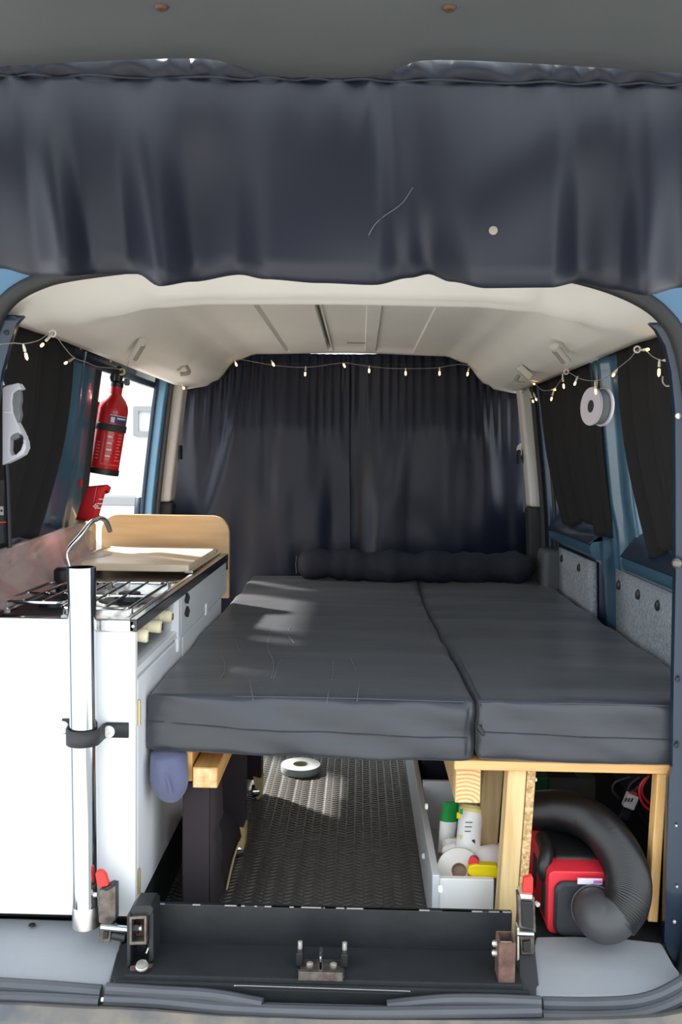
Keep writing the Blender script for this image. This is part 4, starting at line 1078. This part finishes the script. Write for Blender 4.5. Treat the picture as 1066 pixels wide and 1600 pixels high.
# ------------------------------------------------------------------ under the bed: tape roll, storage bin and contents
ct = atz(470, 1199, .512)
tr = thing('tape_roll', 'roll of silver tape lying flat on the tread floor', 'tape roll', (ct.x, ct.y, .502))
MB().lathe([(.024, .502), (.056, .502), (.057, .505), (.057, .519), (.056, .522), (.024, .522)], Matrix.Translation((ct.x, ct.y, 0)), 40, cap=False).build('tape', 'tape_silver', tr)
MB().lathe([(.0235, .5025), (.0245, .5025), (.0245, .5225), (.0215, .5225), (.0215, .5025)], Matrix.Translation((ct.x, ct.y, 0)), 32, cap=False).build('card_core', 'tape_core', tr)

bn = thing('storage_bin', 'long open white storage bin under the bed', 'storage bin', (.21, 2.1, .50))
BX0, BX1, BY0, BY1, BZ0, BZ1 = .147, .290, 1.64, 2.62, .501, .620
MB().bx(BX0, BX0 + .014, BY0, BY1, BZ0, BZ1).build('side_wall', 'grey_white', bn, bevel=.002)
MB().bx(BX1 - .012, BX1, BY0 + .05, BY1, BZ0, BZ1 - .01).build('side_wall', 'white_plastic', bn, bevel=.002)
MB().bx(BX0 + .014, BX1 - .026, BY0 + .004, BY0 + .018, BZ0, BZ1 - .008).build('front_wall', 'white_plastic', bn, bevel=.002)
MB().bx(BX0 + .014, BX1 - .012, 2.10, 2.112, BZ0, BZ1 + .012).build('divider', 'grey_white', bn, bevel=.002)
MB().bx(BX0 + .014, BX1 - .012, BY0 + .02, BY1, BZ0, BZ0 + .01).build('base', 'grey_white', bn)
for (u, v) in ((667, 1260), (662, 1338), (689, 1389)):
    p = atx(u, v, BX0 - .002); MB().lathe([(.006, 0), (.006, .004), (.004, .006)], frame((-1, 0, 0), (BX0, p.y, p.z)), 10).build('peg', 'white_plastic', bn)
MB().box((BX0 + .075, 2.36, .627), (.10, .22, .22)).build('navy_bag', 'navy_bag', None, bevel=.02) and None
nb_ = bpy.data.objects['navy_bag']; tag(nb_, 'navy cloth bag at the far end of the white bin', 'bag')
# tube with green cap
g0 = at(696, 1330, 1.84); g1 = at(705, 1253, 1.88)
tb = thing('squeeze_tube', 'white squeeze tube with a wide green end', 'tube', g0)
ax = (g1 - g0).normalized(); Lg = (g1 - g0).length; Mg = frame(ax, g0)
def flat_tube(mb, z0, z1, w0, w1, d0, d1):
    rows = []
    for i in range(5):
        t = i / 4; w_ = lerp(w0, w1, t); d_ = lerp(d0, d1, t)
        rows.append([g0 + ax * lerp(z0, z1, t) + Vector((w_ * math.cos(a), d_ * math.sin(a), 0)) for a in [2 * math.pi * j / 20 for j in range(20)]])
    return mb.grid(rows, closed=True)
flat_tube(MB(), 0, Lg * .62, .016, .019, .014, .010).build('tube_body', 'white_plastic', tb)
flat_tube(MB(), Lg * .62, Lg, .0192, .016, .0102, .003).build('tube_end', 'green_plastic', tb)
MB().box(at(706, 1310, 1.862), (.004, .002, .008)).build('print_mark', 'seal_black', tb)
# big labelled bottle
w0 = at(731, 1330, 1.77); w1 = at(737, 1258, 1.80)
bt = thing('cleaning_bottle', 'white bottle with yellow shoulder beneath the beam end', 'bottle', w0)
ax = w1 - w0; Mw = frame(ax, w0); Lw = ax.length
MB().lathe([(.0, 0), (.022, 0), (.0245, .004), (.0245, Lw * .9), (.0, Lw * .9)], Mw, 28, cap=False).build('bottle_body', 'white_plastic', bt)
MB().lathe([(.0246, Lw * .86), (.0246, Lw * .93), (.020, Lw), (.0, Lw)], Mw, 28, cap=False).build('shoulder', 'yellow_pale', bt)
for (u, v, L, h, m_) in ((717, 1274, .008, .012, 'yellow_plastic'), (721, 1268, .006, .010, 'green_plastic'), (740, 1316, .006, .010, 'seal_black'), (733, 1285, .014, .0015, 'grab_dark'), (732, 1292, .014, .0015, 'grab_dark'), (731, 1299, .012, .0015, 'grab_dark'), (719, 1308, .008, .006, 'yellow_pale')):
    MB().box(at(u, v, 1.751 + .0006 * abs(u - 733)), (L, .002, h)).build('label_print', m_, bt)
# kitchen paper and white plastic bottle
kp0 = at(715, 1362, 1.69); 
kp = thing('paper_roll', 'white paper roll with cardboard core in the bin', 'paper roll', kp0 + Vector((0, 0, -.02)))
Mk = frame((-.15, -.75, .62), at(722, 1363, 1.70) + Vector((0, .03, -.02)))
MB().lathe([(.014, -.05), (.044, -.05), (.045, .03), (.043, .034), (.015, .034), (.014, -.05)], Mk, 32, cap=False).build('paper', 'paper_white', kp)
MB().lathe([(.0, .020), (.0145, .020), (.0145, .035), (.0135, .035), (.013, .022)], Mk, 24, cap=False).build('core', 'card_brown', kp)
cw = thing('crumpled_tissue', 'crumpled white tissue behind the paper roll', 'tissue', at(712, 1340, 1.76))
def dsp(p, n): return n * (.012 * fbm(tuple(p), 40, 3))
rounded_box(MB(), at(712, 1332, 1.78), (.05, .05, .035), .012, (5, 5, 4), dsp).build('tissue', 'paper_white', cw, angle=30)
# bottle with yellow trigger and red collar
s0 = at(752, 1352, 1.72)
sb = thing('trigger_bottle', 'white spray bottle with a yellow trigger and red collar lying in the bin', 'spray bottle', s0 + Vector((0, 0, -.03)))
Msb = frame((-.55, -.6, .15), at(764, 1345, 1.76))
MB().lathe([(.0, -.05), (.026, -.05), (.030, -.04), (.030, .02), (.022, .035), (.013, .042), (.0, .042)], Msb, 28, cap=False).build('bottle_body', 'white_plastic', sb, angle=50)
MB().lathe([(.0, .0), (.010, 0), (.010, .02), (.0, .02)], frame((-.2, -1, .2), at(741, 1344, 1.69)), 20, cap=False).build('collar', 'red_plastic', sb)
MB().prism([at(u, v, 1.665) for u, v in ((731, 1360), (733, 1354), (742, 1351), (778, 1353), (780, 1372), (760, 1376), (746, 1373), (744, 1380), (737, 1378), (737, 1370), (732, 1367))], (0, .02, 0)).build('trigger', 'yellow_plastic', sb, bevel=.003)
MB().prism([at(u, v, 1.672) for u, v in ((732, 1369), (738, 1370), (741, 1378), (733, 1378))], (0, .012, 0)).build('trigger_tongue', 'red_plastic', sb)

# ------------------------------------------------------------------ heater with duct hose
hx0, hx1, hy0, hy1, hz0, hz1 = .346, .490, 1.545, 1.90, .557, .672
he = thing('diesel_heater', 'red and black portable heater box under the bed', 'heater', ((hx0 + hx1) / 2, 1.73, hz0))
def hsec(x0, x1, z0, z1, r, y):
    pts = []
    for (cx, cz, a0) in ((x1 - r, z0 + r, -90), (x1 - r, z1 - r, 0), (x0 + r, z1 - r, 90), (x0 + r, z0 + r, 180)):
        for i in range(6): a = math.radians(a0 + 90 * i / 5); pts.append(Vector((cx + r * math.cos(a), y, cz + r * math.sin(a))))
    return pts
mb = MB().grid([hsec(hx0, hx1, hz0, hz1, .012, y) for y in (hy0 + .012, hy0 + .05, hy1)], closed=True)
mb.f += [list(range(24)), list(range(len(mb.v) - 24, len(mb.v)))]
mb.build('red_shell', 'heater_red', he, bevel=.003)
rows = [hsec(hx0 + .010, hx1 - .001, hz0 + .001, hz1 - .016, .018, y) for y in (hy0 + .02, hy0 + .003)] + [hsec(hx0 + .014, hx1 - .005, hz0 + .005, hz1 - .020, .016, hy0 - .002)]
mb = MB().grid(rows, closed=True); n = len(mb.v); mb.f.append(list(range(n - 24, n)))
mb.build('front_panel', 'heater_black', he, angle=30)
rounded_box(MB(), ((hx0 + hx1) / 2 + .004, 1.76, hz1 - .006), (.118, .31, .024), .011, (6, 8, 3)).build('top_hood', 'black_plastic', he)
hd = MB().tube(smooth_path([(hx0 + .008, 1.60, hz1 - .035), (hx0 - .002, 1.59, hz1 - .01), (hx0 + .006, 1.61, hz1 + .012), (hx0 + .008, 1.66, hz1 + .016)], 5), .013, 12).build('carry_handle', 'black_plastic', he)
MB().bx(hx0 - .002, hx0 + .004, 1.575, 1.605, hz0 + .02, hz0 + .08).build('vent', 'seal_black', he, bevel=.001)
MB().bx(hx0 - .002, hx0 + .004, 1.66, 1.69, hz0 + .03, hz0 + .09).build('vent', 'seal_black', he, bevel=.001)
p = at(922, 1377, hy0 - .003); st_ = MB().box(p, (.043, .002, .0105)).build('sticker', 'label_pink', he)
MB().box(p + Vector((.013, -.0015, 0)), (.014, .001, .005)).build('sticker_print', 'label_violet', st_)
ho = thing('duct_hose', 'thick black corrugated duct hose curling round the heater', 'hose', at(940, 1470, 1.47))
hp = smooth_path([at(814, 1269, 1.775), at(840, 1267, 1.755), at(880, 1267, 1.72), at(925, 1284, 1.67), at(960, 1320, 1.60), at(981, 1368, 1.54), at(979, 1408, 1.50), at(960, 1436, 1.487)], 30)
# resample evenly and corrugate
acc = [0]
for i in range(1, len(hp)): acc.append(acc[-1] + (hp[i] - hp[i - 1]).length)
N = 520; pts = []; k_ = 0
for i in range(N + 1):
    s_ = acc[-1] * i / N
    while k_ < len(acc) - 2 and acc[k_ + 1] < s_: k_ += 1
    t = (s_ - acc[k_]) / max(1e-9, acc[k_ + 1] - acc[k_]); pts.append(hp[k_].lerp(hp[k_ + 1], t))
rr = [.0372 + (.0020 if (i // 2) % 2 else 0) for i in range(N + 1)]
MB().tube(pts, rr, 30).build('corrugated_tube', 'hose_black', ho, angle=80)
el = smooth_path([at(964, 1429, 1.488), at(953, 1437, 1.484), at(941, 1438, 1.484), at(933, 1430, 1.492), at(930, 1422, 1.515), at(929, 1418, 1.548)], 6)
ne = len(el)
eb = MB().tube(el, [.0374] * ne, 30).build('elbow', 'elbow_black', ho, angle=50)
d_ = (el[-1] - el[-5]).normalized()
MB().lathe([(.038, -.004), (.0405, -.004), (.0405, .020), (.038, .020)], frame(d_, el[-6]), 30, cap=False).build('elbow_ring', 'elbow_black', eb)

# ------------------------------------------------------------------ cables, crate, green box
def cable(name, label, pts, r, m_):
    o = thing(name, label, 'cable', pts[len(pts) // 2])
    MB().tube(smooth_path(pts, 6), r, 8).build('lead', m_, o); return o
cr_ = thing('red_cable', 'coiled red electric cable near the wall post', 'cable', at(1020, 1275, 1.75))
MB().tube(smooth_path([at(1020, 1212, 1.75), at(1030, 1224, 1.75), at(1040, 1240, 1.75)], 6), .0025, 8).build('lead', 'cable_red', cr_)
MB().tube(smooth_path([at(1010, 1215, 1.75), at(1000, 1230, 1.75), at(1002, 1250, 1.75), at(1015, 1265, 1.75), at(1040, 1268, 1.75)], 6), .0025, 8).build('lead', 'cable_red', cr_)
MB().tube(smooth_path([at(1014, 1212, 1.77), at(1004, 1230, 1.77), at(1006, 1245, 1.77), at(1020, 1258, 1.77), at(1040, 1261, 1.77)], 6), .0025, 8).build('lead', 'cable_red', cr_)
cb_ = thing('black_cable', 'bundle of black cables running down to the white plug', 'cable', at(990, 1300, 1.8))
for pp in ([(1018, 1212), (1004, 1222), (996, 1240), (1000, 1270), (1020, 1300), (1036, 1325)], [(985, 1214), (962, 1222), (958, 1236), (968, 1248)], [(1000, 1214), (985, 1226), (980, 1240)], [(1012, 1216), (1000, 1226), (992, 1236)], [(1022, 1290), (1034, 1310), (1033, 1350), (1030, 1365)]):
    MB().tube(smooth_path([at(u, v, 1.80) for u, v in pp], 6), .003, 8).build('lead', 'cable_black', cb_)
pg = thing('white_plug', 'white cable connector hanging above the duct hose', 'plug', at(984, 1265, 1.78))
rot = Matrix.Rotation(.35, 3, 'Y')
MB().box(at(985, 1251, 1.78), (.024, .018, .030), rot).build('plug_body', 'plug_white', pg, bevel=.003)
for dx in (-.006, 0, .006): MB().box(at(983, 1250, 1.769) + Vector((dx, 0, 0)), (.002, .003, .008), rot).build('slot', 'seal_black', pg)
MB().box(at(990, 1241, 1.785), (.010, .01, .012), rot).build('red_insert', 'cable_red', pg)
MB().box(at(978, 1272, 1.79), (.018, .014, .024), rot).build('blue_tail', 'navy_bag', pg, bevel=.003)
bxg = tag(MB().box(at(838, 1222, 2.05), (.05, .06, .045)).build('green_case', 'dark_green', None, bevel=.006), 'dark green case behind the duct hose', 'case')
crt = thing('smoked_crate', 'smoky grey plastic crate behind the duct hose', 'crate', (at(880, 1250, 2.12).x, 2.2, .585))
cw_ = .075
c = at(882, 1235, 2.12)
MB().bx(c.x - cw_, c.x + cw_, 2.12, 2.125, .586, at(882, 1216, 2.12).z).build('front_wall', 'clear_grey', crt, bevel=.002)
MB().bx(c.x - cw_, c.x - cw_ + .005, 2.125, 2.4, .586, at(882, 1216, 2.12).z).build('side_wall', 'clear_grey', crt)
MB().bx(c.x + cw_ - .005, c.x + cw_, 2.125, 2.4, .586, at(882, 1216, 2.12).z).build('side_wall', 'clear_grey', crt)

# ------------------------------------------------------------------ ramp latches on the sill
def U(u, v, y): return at(u, v, y)
def slab(pts, y, th, name, m_, par, bevel=.0015):
    return MB().prism([at(u, v, y) for u, v in pts], (0, th, 0)).build(name, m_, par, bevel=bevel)
lt = thing('ramp_latch', 'steel latch with a red lever beside the chrome pole', 'latch', at(166, 1465, 1.45), 'red levered ramp latches')
slab([(154, 1392), (172, 1384), (181, 1384), (181, 1438), (172, 1446), (154, 1442)], 1.447, .02, 'latch_body', 'latch_steel', lt)
slab([(158, 1390), (174, 1383), (180, 1385), (166, 1393)], 1.444, .02, 'latch_top', 'dark_metal', lt)
slab([(148, 1366), (152, 1361), (160, 1362), (165, 1368), (170, 1385), (152, 1388)], 1.445, .012, 'red_lever', 'red_cap', lt, .003)
slab([(155, 1452), (175, 1452), (172, 1473), (154, 1473)], 1.44, .02, 'latch_foot', 'latch_steel', lt)
slab([(161, 1456), (169, 1456), (168, 1468), (160, 1468)], 1.436, .006, 'foot_slot', 'seal_black', lt)
MB().tube([at(158, 1448, 1.432), at(200, 1452, 1.432)], .0055, 14).build('pin', 'chrome', lt)
MB().tube([at(176, 1460, 1.44), at(196, 1464, 1.44)], .008, 14).build('spring', 'black_plastic', lt)
MB().lathe([(.004, 0), (.004, .006)], frame((-1, 0, 0), at(152, 1398, 1.45)), 10).build('bolt', 'bolt_zinc', lt)
lr = thing('ramp_latch', 'steel latch with a red lever beside the pine post', 'latch', at(822, 1490, 1.45), 'red levered ramp latches')
slab([(809, 1398), (836, 1402), (838, 1458), (811, 1452)], 1.445, .02, 'latch_body', 'latch_steel', lr)
slab([(815, 1408), (833, 1410), (834, 1452), (816, 1448)], 1.441, .006, 'latch_panel', 'dark_metal', lr)
slab([(812, 1397), (833, 1399), (832, 1406), (814, 1405)], 1.442, .03, 'latch_top', 'bolt_zinc', lr)
slab([(819, 1373), (832, 1369), (834, 1374), (833, 1398), (817, 1394)], 1.449, .012, 'red_lever', 'red_cap', lr, .002)
slab([(812, 1462), (836, 1462), (835, 1492), (815, 1492)], 1.452, .02, 'latch_foot', 'latch_steel', lr)
slab([(817, 1472), (830, 1470), (830, 1488), (818, 1489)], 1.447, .006, 'foot_slot', 'seal_black', lr)
MB().tube([at(808, 1458, 1.44), at(834, 1459, 1.44)], .005, 14).build('pin', 'chrome', lr)
slab([(808, 1450), (812, 1450), (812, 1500), (808, 1503)], 1.436, .02, 'side_strap', 'bolt_zinc', lr)
MB().lathe([(.004, 0), (.004, .006)], frame((.4, -1, 0), at(838, 1411, 1.445)), 10).build('bolt', 'bolt_zinc', lr)

br = thing('ramp_bracket', 'black channel bracket bolted to the sill plate', 'bracket', at(220, 1522, 1.42))
mb = MB(); y0, y1 = 1.415, 1.455
# channel: back plate, cheeks and top with a window
slab([(232, 1418), (240, 1422), (240, 1500), (232, 1506)], 1.425, .05, 'cheek', 'black_steel', br)
slab([(198, 1432), (204, 1426), (204, 1508), (198, 1516)], 1.415, .05, 'cheek', 'black_steel', br)
slab([(198, 1432), (210, 1415), (236, 1415), (240, 1421), (238, 1428), (228, 1434), (206, 1436)], 1.418, .045, 'bracket_top', 'black_steel', br)
slab([(206, 1476), (238, 1474), (238, 1502), (206, 1508)], 1.455, .01, 'back_plate', 'black_steel', br)
fr = MB()
for q in ([(205, 1433), (228, 1431), (228, 1436), (205, 1437)], [(205, 1472), (228, 1471), (228, 1476), (205, 1477)], [(202, 1433), (206, 1433), (206, 1477), (202, 1477)], [(225, 1432), (229, 1432), (229, 1476), (225, 1476)]):
    fr.prism([at(u, v, 1.412) for u, v in q], (0, .02, 0))
fr.build('window_frame', 'latch_steel', br, bevel=.001)
slab([(206, 1437), (226, 1436), (226, 1472), (206, 1472)], 1.450, .004, 'window_back', 'rust_steel', br)
MB().tube([at(205, 1450, 1.425), at(222, 1450, 1.425)], .0045, 12).build('pin_end', 'bolt_zinc', br)
MB().lathe([(.0085, -.006), (.0085, .006)], frame((1, 0, 0), at(212, 1450, 1.425)), 6).build('hex_nut', 'dark_metal', br)
MB().tube([at(227, 1490, 1.42), at(232, 1478, 1.43)], .003, 10).build('lock_pin', 'chrome', br)
MB().prism([at(203, 1508, 1.415), at(240, 1504, 1.43), at(236, 1520, 1.408), at(204, 1526, 1.400)], (0, 0, -.006)).build('foot_plate', 'rust_steel', br, bevel=.002)
fb = at(222, 1511, 1.408)
MB().lathe([(.0105, 0), (.0105, .003), (.009, .004), (.009, .007), (.004, .008)], frame((0, -.25, 1), fb), 20).build('bolt_head', 'bolt_zinc', br)

rt = thing('rusty_tube', 'short rusty square steel tube welded to the sill', 'steel tube', at(794, 1545, 1.40))
tp_ = [at(780, 1468, 1.405), at(806, 1470, 1.405)]
xw = (tp_[1] - tp_[0]).length; xa = tp_[0].x; xb = tp_[1].x; zt_ = at(790, 1472, 1.405).z; zb_ = .556
tbm = MB(); th = .003; ya, yb = 1.402, 1.44
tbm.bx(xa, xb, ya, ya + th, zb_, zt_).bx(xa, xb, yb - th, yb, zb_, zt_).bx(xa, xa + th, ya + th, yb - th, zb_, zt_).bx(xb - th, xb, ya + th, yb - th, zb_, zt_)
tbm.build('square_tube', 'rust_steel', rt, bevel=.001)
MB().tube([(xa, 1.42, zt_ - .01), (xb, 1.42, zt_ - .01)], .003, 10).build('cross_bolt', 'bolt_zinc', rt)
for dz in (.014, .03): MB().lathe([(.005, 0), (.005, .006), (.003, .008)], frame((-1, 0, 0), (xa, 1.425, zt_ - dz)), 6).build('hex_bolt', 'bolt_zinc', rt)

ck = thing('lock_striker', 'small steel lock striker at the centre of the sill', 'striker', at(502, 1545, 1.41))
MB().bx(at(468, 1530, 1.41).x, at(538, 1530, 1.41).x, 1.40, 1.45, .559, .562).build('striker_plate', 'latch_steel', ck, bevel=.001)
xm = at(501, 1520, 1.42).x
for u in (468, 538):
    x = at(u, 1520, 1.43).x; MB().bx(x - .006, x + .006, 1.425, 1.455, .562, .585).build('ear', 'dark_metal', ck, bevel=.002)
    MB().lathe([(.004, 0), (.004, .012), (.002, .013)], Matrix.Translation((x, 1.44, .585)), 10).build('stud', 'bolt_zinc', ck)
for u in (484, 521):
    p = at(u, 1517, 1.43); MB().lathe([(.006, .562), (.006, .566), (.003, .568)], Matrix.Translation((p.x, 1.43, 0)), 12).build('bolt_head', 'bolt_zinc', ck)
MB().tube([(xm, 1.44, .562), (xm, 1.44, .585), (xm, 1.415, .585), (xm, 1.415, .562)], .003, 10).build('striker_loop', 'chrome', ck)
MB().bx(at(466, 1540, 1.40).x, at(536, 1540, 1.40).x, 1.394, 1.402, .557, .572).build('front_lip', 'latch_steel', ck, bevel=.001)
